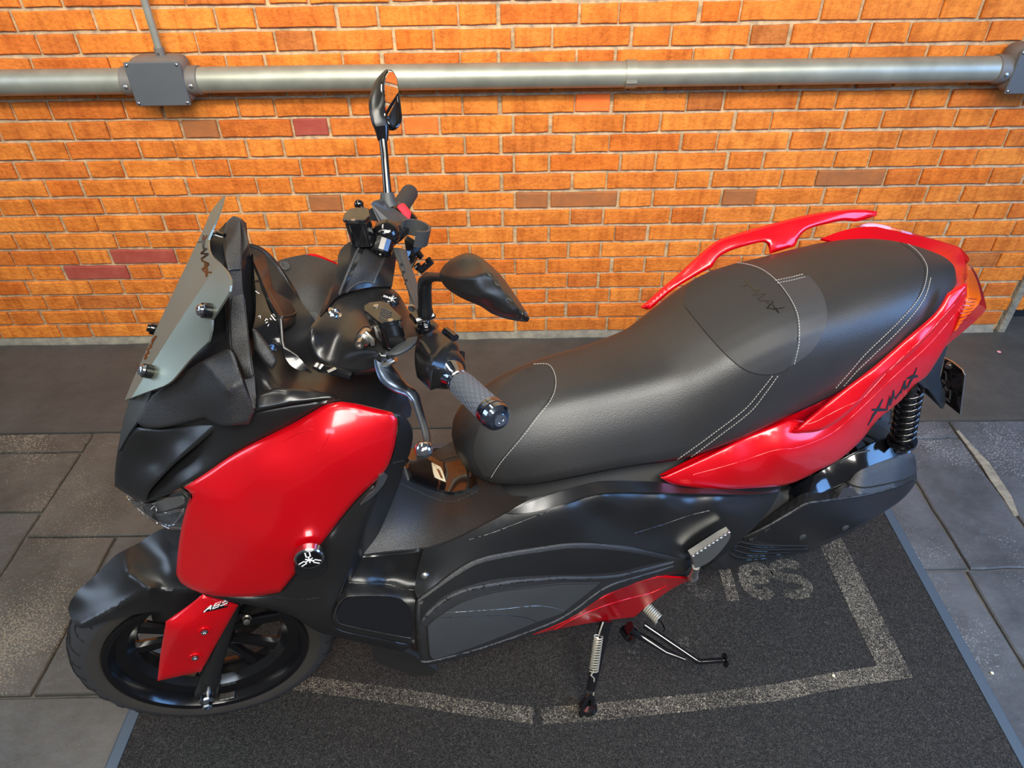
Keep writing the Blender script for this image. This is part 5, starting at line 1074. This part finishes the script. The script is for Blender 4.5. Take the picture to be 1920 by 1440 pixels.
panel('case_top', [(1460, 950, .12, 'c'), (1490, 912, .12), (1540, 884, .12), (1577, 862, .12), (1640, 830, .12), (1690, 816, .12), (1702, 832, .13), (1708, 848, .145, 'c'), (1690, 852, .145), (1612, 882, .155), (1590, 906, .16), (1552, 924, .16), (1505, 928, .16)], [], 'gloss_black', th=.012, step=10, dd=-.003)
groove_line('hose', [(1575, 868), (1600, 852), (1630, 845)], bvh_of(COL.objects['case_top']), 'grey_plastic', af, .0018, .002)

# passenger peg, stands
pgb = P(1300, 1078, .225)
mb = MB(); mb.tube([P(1300, 1082, .20), pgb, P(1305, 1062, .235)], [.012, .010, .009], 12); mb.lathe(P(1298, 1083, .225), (.2, -1, .1), [(-.006, .010), (.006, .010), (.006, 0)], 14); pg = mb.build('peg_bracket', 'aluminium', scooter, True)
peg = panel('passenger_peg', [(1296, 1042, .238, 'c'), (1310, 1033, .238), (1330, 1020, .238), (1352, 1006, .238), (1368, 997, .238, 'c'), (1370, 1003, .24), (1366, 1014, .24), (1350, 1035, .242), (1328, 1055, .242), (1304, 1065, .242), (1301, 1058, .24, 'c')], [], 'aluminium', th=.016, step=6, dd=.004)
bpg = bvh_of(peg)
for k in range(10):
    t = k/9; x = 1299+t*(1366-1299); y = 1043+t*(999-1043); mb = MB(); q = P(x, y, .243); mb.box(q, (.0075, .006, .009), ch=.0015); mb.build('peg_tooth', 'aluminium', peg)
drape('peg_rubber', [(1297, 1041, 'c'), (1330, 1017), (1366, 996, 'c'), (1366, 991, 'c'), (1330, 1008), (1294, 1033, 'c')], bvh_of(sc), 'rubber', sc, .004, .006, 6)
# side stand
foot = PH(1100, 1328, .008); top = P(1137, 1160, .19)
d_ = foot-top
s1 = top+d_*.02; s2 = top+d_*.62
mb = MB(); mb.tube([s1, top+d_*.35, s2, top+d_*.80], [.014, .013, .012, .010], 14, flat=.7); st = mb.build('side_stand', 'gloss_black', scooter, True)
F_ = frame(d_/np.linalg.norm(d_), (1, 0, 0)); lp = []
for i in range(25):
    a = 2*math.pi*i/24; lp.append(foot-d_*.12+d_/np.linalg.norm(d_)*(.030+.034*math.cos(a))*1.0+np.array([.013*math.sin(a), -.002, 0]))
mb = MB(); mb.tube(lp, .0062, 8, cap=False); mb.build('stand_loop', 'gloss_black', st, True)
mb = MB(); mb.lathe(foot+np.array([0.004, 0, .004]), (0, 0, 1), [(-.010, .020), (-.004, .022), (.002, .016), (.004, 0)], 18); mb.build('stand_foot', 'gloss_black', st, True)
h0 = P(1122, 1192, .215); h1 = P(1113, 1258, .262)
helix(h0, h1, .0105, 14, .0018, 'stand_spring', 'spring_metal', st, 12, 5)
mb = MB(); mb.tube([h0, P(1126, 1180, .21), P(1131, 1166, .20)], .002, 6); mb.build('spring_hook', 'spring_metal', st, True); mb = MB(); mb.tube([h1, P(1108, 1266, .268), P(1114, 1272, .27), P(1113, 1300, .285), P(1108, 1318, .292)], .002, 6); mb.build('spring_hook', 'spring_metal', st, True)
# centre stand, folded up
ce = PH(1358, 1238, .100); cb = PH(1310, 1241, .105); c0 = PH(1208, 1172, .15)
mb = MB(); mb.tube([c0, (c0+cb)/2, cb+(c0-cb)*.06, cb, cb+(ce-cb)*.12, ce], [.0075, .007, .0065, .0065, .0065, .0065], 12); cs_ = mb.build('centre_stand', 'gloss_black', scooter, True)
t_ = ce-cb; t_ /= np.linalg.norm(t_); mb = MB(); mb.lathe(ce, t_, [(-.002, .0065), (0, .017), (.004, .017), (.004, 0)], 16); mb.build('stand_tread', 'gloss_black', cs_, True, 40)
mb = MB(); mb.tube([PH(1180, 1175, .16), PH(1195, 1188, .13), PH(1215, 1200, .12), PH(1250, 1222, .115), PH(1285, 1236, .11)], [.014, .012, .010, .008, .006], 12, flat=.8); mb.build('stand_frame', 'gloss_black', cs_, True)
h0 = PH(1211, 1137, .125); h1 = PH(1235, 1162, .115)
helix(h0, h1, .013, 8, .0022, 'stand_spring', 'spring_metal', cs_, 12, 5)
mb = MB(); mb.tube([h1, PH(1240, 1166, .115), PH(1246, 1178, .11), PH(1244, 1184, .11)], .0025, 6); mb.build('spring_hook', 'gloss_black', cs_, True)
mb = MB(); mb.lathe(PH(1182, 1196, .11), (.1, -1, .2), [(-.03, .014), (0, .014), (.003, .009), (.012, .009), (.012, 0)], 18); mb.build('pivot_bolt', 'gloss_black', cs_, True, 40)

# ------------------------------------------------------------------ handlebar group
hc_ = panel('handlebar_cover', [(579, 640, .10, 'c'), (580, 618, .085), (592, 600, .06), (610, 576, .02), (632, 556, -.02), (660, 545, -.055), (690, 538, -.075), (722, 536, -.08), (745, 549, -.06), (760, 572, -.03), (770, 588, .01), (790, 592, .05), (812, 600, .09), (822, 612, .11), (818, 625, .135), (800, 633, .15), (782, 640, .165), (770, 655, .18), (740, 664, .19), (722, 668, .185), (714, 690, .18), (695, 701, .17), (660, 703, .155), (622, 696, .135), (596, 679, .115), (584, 662, .105)],
   [(640, 600, .04), (700, 575, .01), (735, 600, .06), (660, 650, .12), (620, 640, .085), (700, 640, .14), (760, 620, .10)], 'smooth_black', th=.01, step=10, roll=.008, rw=12)
bhc = bvh_of(hc_)
hu = panel('bar_fin', [(602, 592, .04, 'c'), (618, 560, .0), (632, 510, -.07), (634, 478, -.12), (646, 460, -.14), (668, 447, -.16), (702, 428, -.20, 'c'), (720, 440, -.20), (742, 470, -.17), (742, 490, -.15), (735, 538, -.085, 'c'), (722, 537, -.08), (690, 539, -.075), (660, 546, -.055), (632, 557, -.02)], [(670, 500, -.08), (700, 490, -.11)], 'smooth_black', th=.01, step=9, dd=.004)
bhu = bvh_of(hu)
drape('fin_texture_panel', [(645, 548, 'c'), (655, 525), (668, 500), (685, 466), (705, 450), (716, 447, 'c'), (726, 470), (716, 500), (703, 524), (698, 531, 'c'), (680, 530), (660, 540)], bhu, 'textured_black', hu, .0018, .002, 7)
for pts, r in (([(628, 574), (640, 540), (655, 505), (672, 466), (682, 448), (704, 432)], .0024), ([(630, 576), (645, 553), (662, 536), (680, 528), (700, 530)], .0022), ([(700, 532), (706, 515), (714, 496), (722, 475)], .0016)):
    groove_line('fin_glint', pts, bhu, 'grey_plastic', hu, r, .0006)  # lighter grey tubes stand in for reflections along the fin creases
bb = bhc
for (x, y, r, nm, mm) in ((627, 587, .012, 'cover_screw', 'chrome'),):
    q, n = hit(bb, x, y); mb = MB(); mb.lathe(q, n, [(0, .013), (.002, .012), (.001, .009), (.001, .0085), (.005, .0075), (.006, .004), (.003, .003), (.003, 0)], 18); mb.build(nm, mm, hc_, True, 35)
q, n = hit(bb, 732, 561)
if q is None: q = P(732, 561, -.04); n = np.array([.3, -.3, .9])
tuning_badge('badge', q-n*.002, n, np.array([-.8, .3, .3]), .0165, hc_, .004, 'gloss_black', 'gloss_black')
panel('bar_end_cover', [(724, 664, .19, 'c'), (740, 650, .18), (758, 636, .17), (772, 632, .165), (783, 630, .165, 'c'), (781, 640, .178), (772, 650, .19), (752, 663, .20), (735, 667, .20)], [], 'grey_plastic', hc_, th=.01, step=7, dd=.014, roll=.004, rw=6)
mb = MB(); mb.tube([P(590, 684, .13), P(600, 690, .135), P(640, 700, .15), P(660, 706, .16)], .007, 8); ck = mb.build('cable_clip', 'gloss_black', hc_, True)
for a, b in (((590, 688), (595, 681)), ((597, 691), (604, 683)), ((614, 697), (629, 690))): mb = MB(); mb.tube([P(*a, .155), P(*b, .15)], .0035, 6, flat=.4); mb.build('clip_band', 'aluminium', ck, True)
# bars and grips
A0 = P(783, 655, .17); A1 = P(846, 702, .238); A2 = P(868, 722, .268); A3 = P(922, 772, .352); A4 = P(940, 790, .385)
ax = (A4-A1)/np.linalg.norm(A4-A1)
def axp(t): return A1+ax*t
LG = np.linalg.norm(A3-A2); t2 = (A2-A1)@ax; t3 = (A3-A1)@ax; t4 = (A4-A1)@ax
mb = MB(); mb.tube([A1-ax*.30*.0-ax*.06, A1], .012, 14); hb_ = mb.build('handlebar', 'satin_black', scooter, True)
mb = MB(); mb.lathe(A1, ax, [(-.012, .021), (-.004, .0225), (0, .022), (.012, .0165), (t2-.012, .0150), (t2-.010, .0175), (t2-.006, .0175), (t2-.005, .0160), (t2-.002, .0160), (t2-.001, .0185), (t2+.002, .0185)], 32); lgp = mb.build('grip', 'dark_chrome', hb_, True, 30); lgp['label'] = 'left grip with knurled grey rubber and dark chrome collars'
mb = MB(); mb.lathe(A1, ax, [(t2, .0178), (t2+.003, .0188), (t3-.003, .0188), (t3, .0178)], 32); gs = mb.build('grip_sleeve', 'grip_rubber', lgp, True, 40)
mb = MB(); F_ = frame(ax, (.2, .1, 1))
for sg in (-1, 1):
    for k in range(16):
        pts = []
        for j in range(15):
            t = t2+.004+(t3-t2-.008)*j/14; a = 2*math.pi*k/16+sg*1.9*j/14*(t3-t2)/.09; pts.append(A1+ax*t+.0189*(math.cos(a)*F_[:, 1]+math.sin(a)*F_[:, 2]))
        mb.tube(pts, .0007, 4, cap=False)
kn = mb.build('knurling', 'grip_rubber', lgp, True); kn['kind'] = 'stuff'
mb = MB(); mb.lathe(A1, ax, [(t3, .0190), (t3+.001, .0202), (t3+.007, .0202), (t3+.0075, .0185), (t3+.009, .0185), (t3+.0095, .0208), (t3+.014, .0208), (t3+.0145, .0190), (t3+.016, .0190), (t3+.0165, .0203), (t3+.024, .0190), (t3+.029, .0150), (t3+.030, .0095)], 36); mb.f = mb.f; be_ = mb.build('bar_end', 'dark_chrome', lgp, True, 25)
mb = MB(); mb.lathe(A1+ax*(t3+.029), ax, [(0, .0095), (.003, .009), (.003, .0045), (.0015, .0040), (.0015, 0)], 18); mb.build('bar_end_bolt', 'chrome', be_, True, 35)
# left switch housing
sw = panel('switch_housing', [(783, 638, .170, 'c'), (798, 626, .16), (814, 617, .155, 'c'), (834, 624, .17), (848, 634, .185), (860, 647, .20, 'c'), (861, 665, .215), (858, 690, .235), (846, 712, .25), (838, 722, .245, 'c'), (808, 732, .235, 'c'), (795, 720, .22), (782, 707, .205, 'c'), (778, 685, .19), (778, 657, .18)],
   [(808, 673, .222), (806, 690, .236), (812, 640, .185), (835, 650, .205), (845, 690, .238)], 'smooth_black', th=.02, step=7, roll=.005, rw=6, lam=.01, ridge=[([(808, 730), (806, 700), (808, 674), (800, 655), (790, 640)], .010, 12), ([(808, 674), (830, 655), (850, 640)], .009, 12)])
bsw = bvh_of(sw)
mb = MB(); mb.lathe(A1-ax*.008, ax, [(-.03, .034), (-.012, .033), (0, .028), (.004, .024), (.004, .0)], 28); mb.build('housing_ring', 'smooth_black', sw, True, 40)
for pts, w2, nm, mm in (([(835, 620), (845, 627), (853, 634)], .007, 'rocker_switch', 'gloss_black'), ([(864, 660), (864, 678)], .006, 'horn_button', 'gloss_black')):
    mb = MB(); mb.tube([P(x, y, .20+.012*(k)) for k, (x, y) in enumerate(pts)], w2, 10, flat=.8); mb.build(nm, mm, sw, True)
groove_line('housing_joint', [(808, 675), (806, 700), (808, 730)], bsw, 'groove', sw, .0009, -.0002)
# left lever and perch
LP = [P(716, 672, .165), P(722, 692, .178), P(738, 716, .20), P(757, 730, .222), P(770, 736, .238), P(779, 748, .252), P(788, 775, .285), P(796, 800, .315), P(801, 822, .34), P(799, 838, .36)]
mb = MB(); mb.tube(along(LP, .008), list(np.interp(np.linspace(0, 1, len(along(LP, .008))), [0, .15, .32, .5, .7, 1], [.013, .0185, .012, .007, .0062, .0055])), 14, flat=.5, up=(.3, 0, 1)); lv = mb.build('brake_lever', 'lever_metal', scooter, True); lv['label'] = 'left brake lever in dark chrome with a ball end'
mb = MB(); c = P(795, 843, .36); mb.lathe(c, (0, 0, 1), [(-.0125*math.cos(math.pi*i/12), .0125*math.sin(math.pi*i/12)) for i in range(13)], 20); mb.build('lever_ball', 'chrome', lv, True)
mb = MB(); mb.tube([P(716, 678, .168), P(728, 679, .175), P(742, 672, .178)], [.010, .012, .009], 12, flat=.5); mb.build('lever_clamp', 'steel', lv, True)
mb = MB(); mb.lathe(P(720, 671, .172), (.1, -.1, 1), [(0, .0075), (.009, .0075), (.010, .006), (.010, 0)], 6); mb.build('pivot_bolt', 'chrome', lv)
# reservoirs
def reservoir(pix, h, depth, label, screws, lev=None):
    top_ = [PH(x, y, h) for x, y in pix]; c = sum(top_)/len(top_); mb = MB(); mb.prism([c+(p-c)*.93 for p in top_], (0.006, 0, -depth)); o = mb.build('fluid_reservoir', 'gloss_black', scooter, bevel=.003); o['label'] = label
    mb = MB(); mb.prism([p+np.array([0, 0, .005]) for p in top_], (0, 0, -.007)); cap = mb.build('reservoir_cap', 'gloss_black', o, bevel=.0018)
    for (x, y) in screws:
        q = PH(x, y, h+.005); mb = MB(); mb.lathe(q, (0, 0, 1), [(0, .0042), (.0012, .004), (.0014, 0)], 12); mb.build('cap_screw', 'steel', cap, True)
    return cap
cap = reservoir([(683, 578), (693, 571), (716, 569), (729, 574), (754, 599), (751, 606), (716, 612), (708, 608), (684, 588)], 1.118, .045, 'left brake fluid reservoir with printed cap', [(705, 574), (732, 601)])
for k in range(7):
    u0 = np.array([713-.6*k+1.5, 577+3.1*k]); mb = MB()
    p_ = [PH(*(u0+np.array([a*20-(8 if k > 4 else 0)*a, a*8])), 1.1236) for a in (0, .5, 1)]
    mb.tube(p_, .0009, 4, flat=.3); mb.build('printed_line', 'grey_plastic', cap)
reservoir([(643, 415), (646, 405), (656, 396), (668, 393), (690, 394), (694, 400), (695, 408), (684, 418), (672, 418), (650, 418)], 1.135, .05, 'right brake fluid reservoir', [(662, 413)])
mb = MB(); q = P(680, 638, .15); n = np.array([-.45, -.85, .1]); mb.lathe(q, n, [(-.02, .011), (.0, .011), (.002, .007), (.008, .007), (.010, .0065), (.016, .0065), (.016, .0035), (.012, .0030), (.012, 0)], 14); bj = mb.build('hose_fitting', 'steel', hc_, True, 35)
mb = MB(); mb.tube([P(684, 622, .145), P(697, 636, .15), P(700, 648, .155)], [.004, .0065, .004], 10); mb.build('banjo', 'steel', bj, True)
drape('cover_recess', [(664, 640, 'c'), (672, 622), (690, 612), (716, 640, 'c'), (718, 655), (700, 656), (668, 652)], bhc, 'groove', hc_, .0006, .0005)
# right side: grip, switches, lever ball
B0 = P(745, 408, -.262); B1 = P(748, 392, -.285); B2 = P(769, 360, -.372); bx = (B2-B1)/np.linalg.norm(B2-B1); LB_ = np.linalg.norm(B2-B1)
mb = MB(); mb.lathe(B1, bx, [(-.03, .0165), (0, .0175), (LB_-.006, .0180), (LB_-.001, .0165), (LB_, .012), (LB_, 0)], 28); rg = mb.build('grip', 'grip_rubber', hb_, True, 40); rg['label'] = 'right throttle grip in plain dark rubber'; rg.data.materials.clear(); rg.data.materials.append(M['rubber'])
rsw = MB(); rsw.lathe(B1-bx*.055, bx, [(0, .016), (.004, .020), (.030, .021), (.050, .018), (.052, .012)], 24); rsw = rsw.build('switch_housing', 'grey_plastic', hb_, True, 40)
mb = MB(); mb.prism([P(743, 388, -.232), P(749, 383, -.236), P(757, 382, -.240), (P(771, 400, -.232)), P(768, 413, -.222), P(762, 410, -.220)], (.004, .016, -.006)); mb.build('kill_switch', 'kill_red', rsw, bevel=.002)
mb = MB(); mb.tube([P(765, 402, -.245), P(774, 412, -.24), P(776, 426, -.235), P(770, 437, -.235)], [.012, .013, .012, .008], 10, flat=.7); mb.build('starter_pod', 'gloss_black', rsw, True)
mb = MB(); mb.tube([P(700, 402, -.20), P(735, 400, -.245)], [.012, .014], 14); mb.build('bar_tube', 'satin_black', hb_, True)
mb = MB(); c = P(673, 383, -.345); mb.lathe(c, (0, 0, 1), [(-.010*math.cos(math.pi*i/12), .010*math.sin(math.pi*i/12)) for i in range(13)], 18); mb.tube(along([c, P(682, 393, -.33), P(700, 402, -.27), P(712, 420, -.20)], .01), .0058, 10); rl = mb.build('brake_lever', 'gloss_black', scooter, True); rl['label'] = 'right brake lever, only its black ball end showing'
# phone holder bracket
ph = MB(); ph.prism([P(694, 382, -.20), P(700, 376, -.205), P(708, 378, -.205), P(716, 388, -.21), P(735, 398, -.21), P(754, 412, -.205), P(752, 421, -.19), P(742, 424, -.185), P(728, 414, -.185), P(715, 418, -.18), P(718, 424, -.17), P(712, 423, -.17)], (.014, .018, -.006)); ph = ph.build('phone_holder', 'grey_plastic', scooter, bevel=.002)
mb = MB(); mb.prism([P(712, 424, -.17), P(722, 420, -.17), P(748, 424, -.18), P(758, 436, -.175), P(754, 450, -.165), P(738, 462, -.15), P(722, 452, -.155)], (.016, .022, -.004)); mb.build('holder_body', 'gloss_black', ph, bevel=.003)
c = P(724, 440, -.145); mb = MB(); mb.lathe(c, (-.45, -.85, -.45), [(-.02, .019), (-.012, .024), (0, .025), (.012, .022), (.018, .014)], 26); mb.build('ball_joint', 'gloss_black', ph, True, 45)
kx = np.array([-.42, -.55, -.60]); kx /= np.linalg.norm(kx); mb = MB(); pr = []
mb.lathe(P(717, 461, -.128), kx, [(-.012, .0195), (-.010, .0205), (.012, .0205), (.015, .0180), (.015, .0085), (.012, .008), (.012, 0)], 14); mb.build('clamp_knob', 'knob_metal', ph, True, 25)
def ringarc(c, u, v, r, a0, a1, wr, name, m_, parent, flat=2.0, n=18):
    u = u/np.linalg.norm(u); v = v-u*(u@v); v /= np.linalg.norm(v); pts = [c+r*(math.cos(math.radians(a0+(a1-a0)*i/n))*u+math.sin(math.radians(a0+(a1-a0)*i/n))*v) for i in range(n+1)]
    ax_ = np.cross(u, v); mb = MB(); k = len(pts); w_ = ax_*wr*flat
    # flat band
    Vv = []
    for i, p in enumerate(pts):
        rad = (p-c)/r; Vv += [p-w_, p+w_, p+w_+rad*wr, p-w_+rad*wr]
    fs = []
    for i in range(k-1):
        for j in range(4): fs.append((i*4+j, i*4+(j+1) % 4, i*4+4+(j+1) % 4, i*4+4+j))
    fs += [(3, 2, 1, 0), (k*4-4, k*4-3, k*4-2, k*4-1)]; mb.add(Vv, fs); return mb.build(name, m_, parent, True, 40)
ringarc(P(777, 437, -.17), np.array([0, 1., 0]), np.array([1., 0, -.3]), .024, -60, 190, .005, 'clamp_jaw', 'grey_plastic', ph, 3.2)
mb = MB(); mb.prism([P(757, 448, -.16), P(772, 458, -.16), P(790, 466, -.16), P(780, 480, -.15), P(776, 492, -.14), P(770, 508, -.13), P(765, 500, -.13), P(762, 480, -.14)], (.010, .014, 0)); mb.build('holder_slide', 'gloss_black', ph, bevel=.002)
mb = MB(); mb.tube([P(781, 498, -.13), P(790, 506, -.13), P(800, 497, -.13), P(807, 492, -.13), P(802, 486, -.13)], [.006, .007, .006, .006, .005], 8, flat=1.3); mb.build('holder_hook', 'gloss_black', ph, True)
mb = MB(); mb.tube([P(784, 474, -.14), P(790, 482, -.14)], .006, 8); mb.build('holder_pin', 'gloss_black', ph, True)
# long arm down to the left mirror stem
a = [P(735, 464, -.12), P(750, 468, -.10), P(766, 515, -.01), P(780, 556, .07), P(784, 584, .12)]
b = [P(739, 478, -.115), P(748, 500, -.07), P(760, 530, -.0), P(766, 556, .055), P(767, 578, .10)]
mb = MB(); mb.prism([a[0], a[1], a[2], a[3], a[4], P(776, 592, .125), P(767, 580, .105), b[3], b[2], b[1], b[0]], (.012, .008, -.006)); ar = mb.build('holder_arm', 'grey_plastic', ph, bevel=.002)
for (x, y, d) in ((753, 498, -.05), (757, 512, -.02), (762, 528, .01)): mb = MB(); mb.box(P(x, y, d)+np.array([-.001, -.001, 0]), (.003, .003, .010), rotm('Y', .3)); mb.build('arm_slot', 'groove', ar)
mb = MB(); mb.lathe(P(772, 577, .112), (-.3, -1, .1), [(0, .006), (.004, .0055), (.004, 0)], 12); mb.build('arm_bolt', 'steel', ar, True)
# left mirror
m0 = P(797, 612, .135); up3 = np.array([0, 0, 1.])
ms = P(797, 590, .140); ms2 = P(797, 555, .150); ms3 = P(798, 528, .160)
mb = MB(); mb.tube([P(797, 606, .135), P(797, 585, .141)], .0085, 12); mm_ = mb.build('mirror_stem', 'chrome', scooter, True, 35); mm_['label'] = 'left mirror stem with rubber boot'
mb = MB(); mb.lathe(P(797, 609, .137), (0, 0, 1), [(-.008, .017), (.0, .016), (.003, .0105)], 20); mb.build('stem_gaiter', 'gloss_black', mm_, True)
mb = MB(); mb.tube([P(797, 592, .140), P(797, 583, .143), P(797, 578, .145), P(796, 545, .155), P(797, 528, .162), P(802, 521, .168), P(814, 519, .19), P(832, 520, .225)], [.0105, .0125, .0108, .0104, .0104, .0088, .0065, .0062], 16); mb.build('stem_boot', 'satin_black', mm_, True)
mb = MB(); mb.box(P(792, 592, .136), (.036, .026, .010), rotm('Z', .2), ch=.003); mb.build('stem_clamp', 'gloss_black', mm_)
ml = panel('mirror', [(824, 519, .225), (826, 507, .23), (836, 494, .24), (851, 483, .25), (868, 476, .26), (880, 474, .262), (896, 479, .275), (920, 497, .305), (944, 522, .34), (968, 556, .38), (986, 584, .412), (993, 597, .425), (990, 603, .425), (970, 602, .412), (946, 597, .388), (922, 588, .36), (902, 575, .335), (872, 562, .302), (850, 550, .272), (834, 537, .24)],
   [(852, 522, .275), (880, 522, .305), (915, 525, .338), (945, 560, .378), (905, 560, .350), (960, 585, .405), (875, 545, .31)], 'satin_black', th=.009, step=6, roll=.008, rw=9, lam=.01,
   ridge=[([(826, 517), (850, 523), (885, 521), (916, 512), (942, 544), (968, 573), (986, 592)], .012, 12), ([(916, 512), (906, 492), (900, 482)], .008, 8)])
ml['label'] = 'left mirror seen from behind, drooping black shell'
# right mirror
mr_s = [P(727, 366, -.245), P(724, 330, -.262), P(721, 290, -.285), P(718, 262, -.30)]
mb = MB(); mb.tube(mr_s, [.0085, .0075, .0075, .0080], 14); msr = mb.build('mirror_stem', 'gloss_black', scooter, True); msr['label'] = 'right mirror stem, slim and black'
mb = MB(); mb.tube([P(731, 388, -.235), P(727, 376, -.24), P(726, 362, -.246)], [.017, .0155, .0125], 16); mb.build('stem_boot', 'grey_plastic', msr, True)
mb = MB(); mb.tube([P(718, 264, -.30), P(717, 250, -.305), P(715, 237, -.31)], [.0100, .0125, .0150], 16, flat=.8); mb.build('stem_collar', 'gloss_black', msr, True)
mb = MB(); mb.box(P(724, 318+20, -.262), (.004, .004, .008)); mb.build('stem_mark', 'chrome', msr)
mr = panel('mirror', [(724, 130, -.40), (734, 131, -.40), (741, 141, -.395), (746, 165, -.38), (751, 205, -.345), (752, 228, -.325), (748, 237, -.318), (738, 245, -.31), (722, 243, -.305), (702, 240, -.305), (695, 222, -.315), (691, 195, -.335), (696, 170, -.36), (706, 148, -.385)], [(712, 200, -.322), (714, 170, -.35), (728, 200, -.332)], 'satin_black', th=.025, step=7, roll=.006, rw=6)
mr['label'] = 'right mirror with glass reflecting the bricks'
bmr = bvh_of(mr)
go = [(727, 134), (733, 135), (739, 145), (743, 168), (748, 206), (749, 228, 'c'), (737, 238, 'c'), (722, 213), (717, 165), (720, 145)]
lp_ = smooth_loop(go, 6); V_, Fx, _b = triangulate(lp_, 8); gc = P(733, 190, -.335); gn = np.array([.80, -.42, -.08]); gn /= np.linalg.norm(gn)
V3 = [CL+lray(*p)*(((gc-CL)@gn)/(lray(*p)@gn)) for p in V_]; V3 = [v+gn*.004 for v in V3]
mg_ = solidify('mirror_glass', V3, Fx, 'mirror_glass', mr, .002)
q = [P(x, y, d) for x, y, d in ((727, 134, -.398), (734, 135, -.396), (741, 146, -.39), (745, 168, -.372), (750, 206, -.337), (750, 229, -.318), (737, 239, -.308), (721, 213, -.322), (716, 165, -.36), (720, 145, -.385), (727, 134, -.398))]
mb = MB(); mb.tube(along(q, .008), .003, 8, cap=False); mb.build('glass_rim', 'gloss_black', mr, True)
# tag free helpers that are parts
for nm in ('brake_caliper', 'hose_clamp', 'fork_bolt'):
    for o in list(COL.objects):
        if o.name.split('.')[0] == nm and o.parent is None: o.parent = scooter
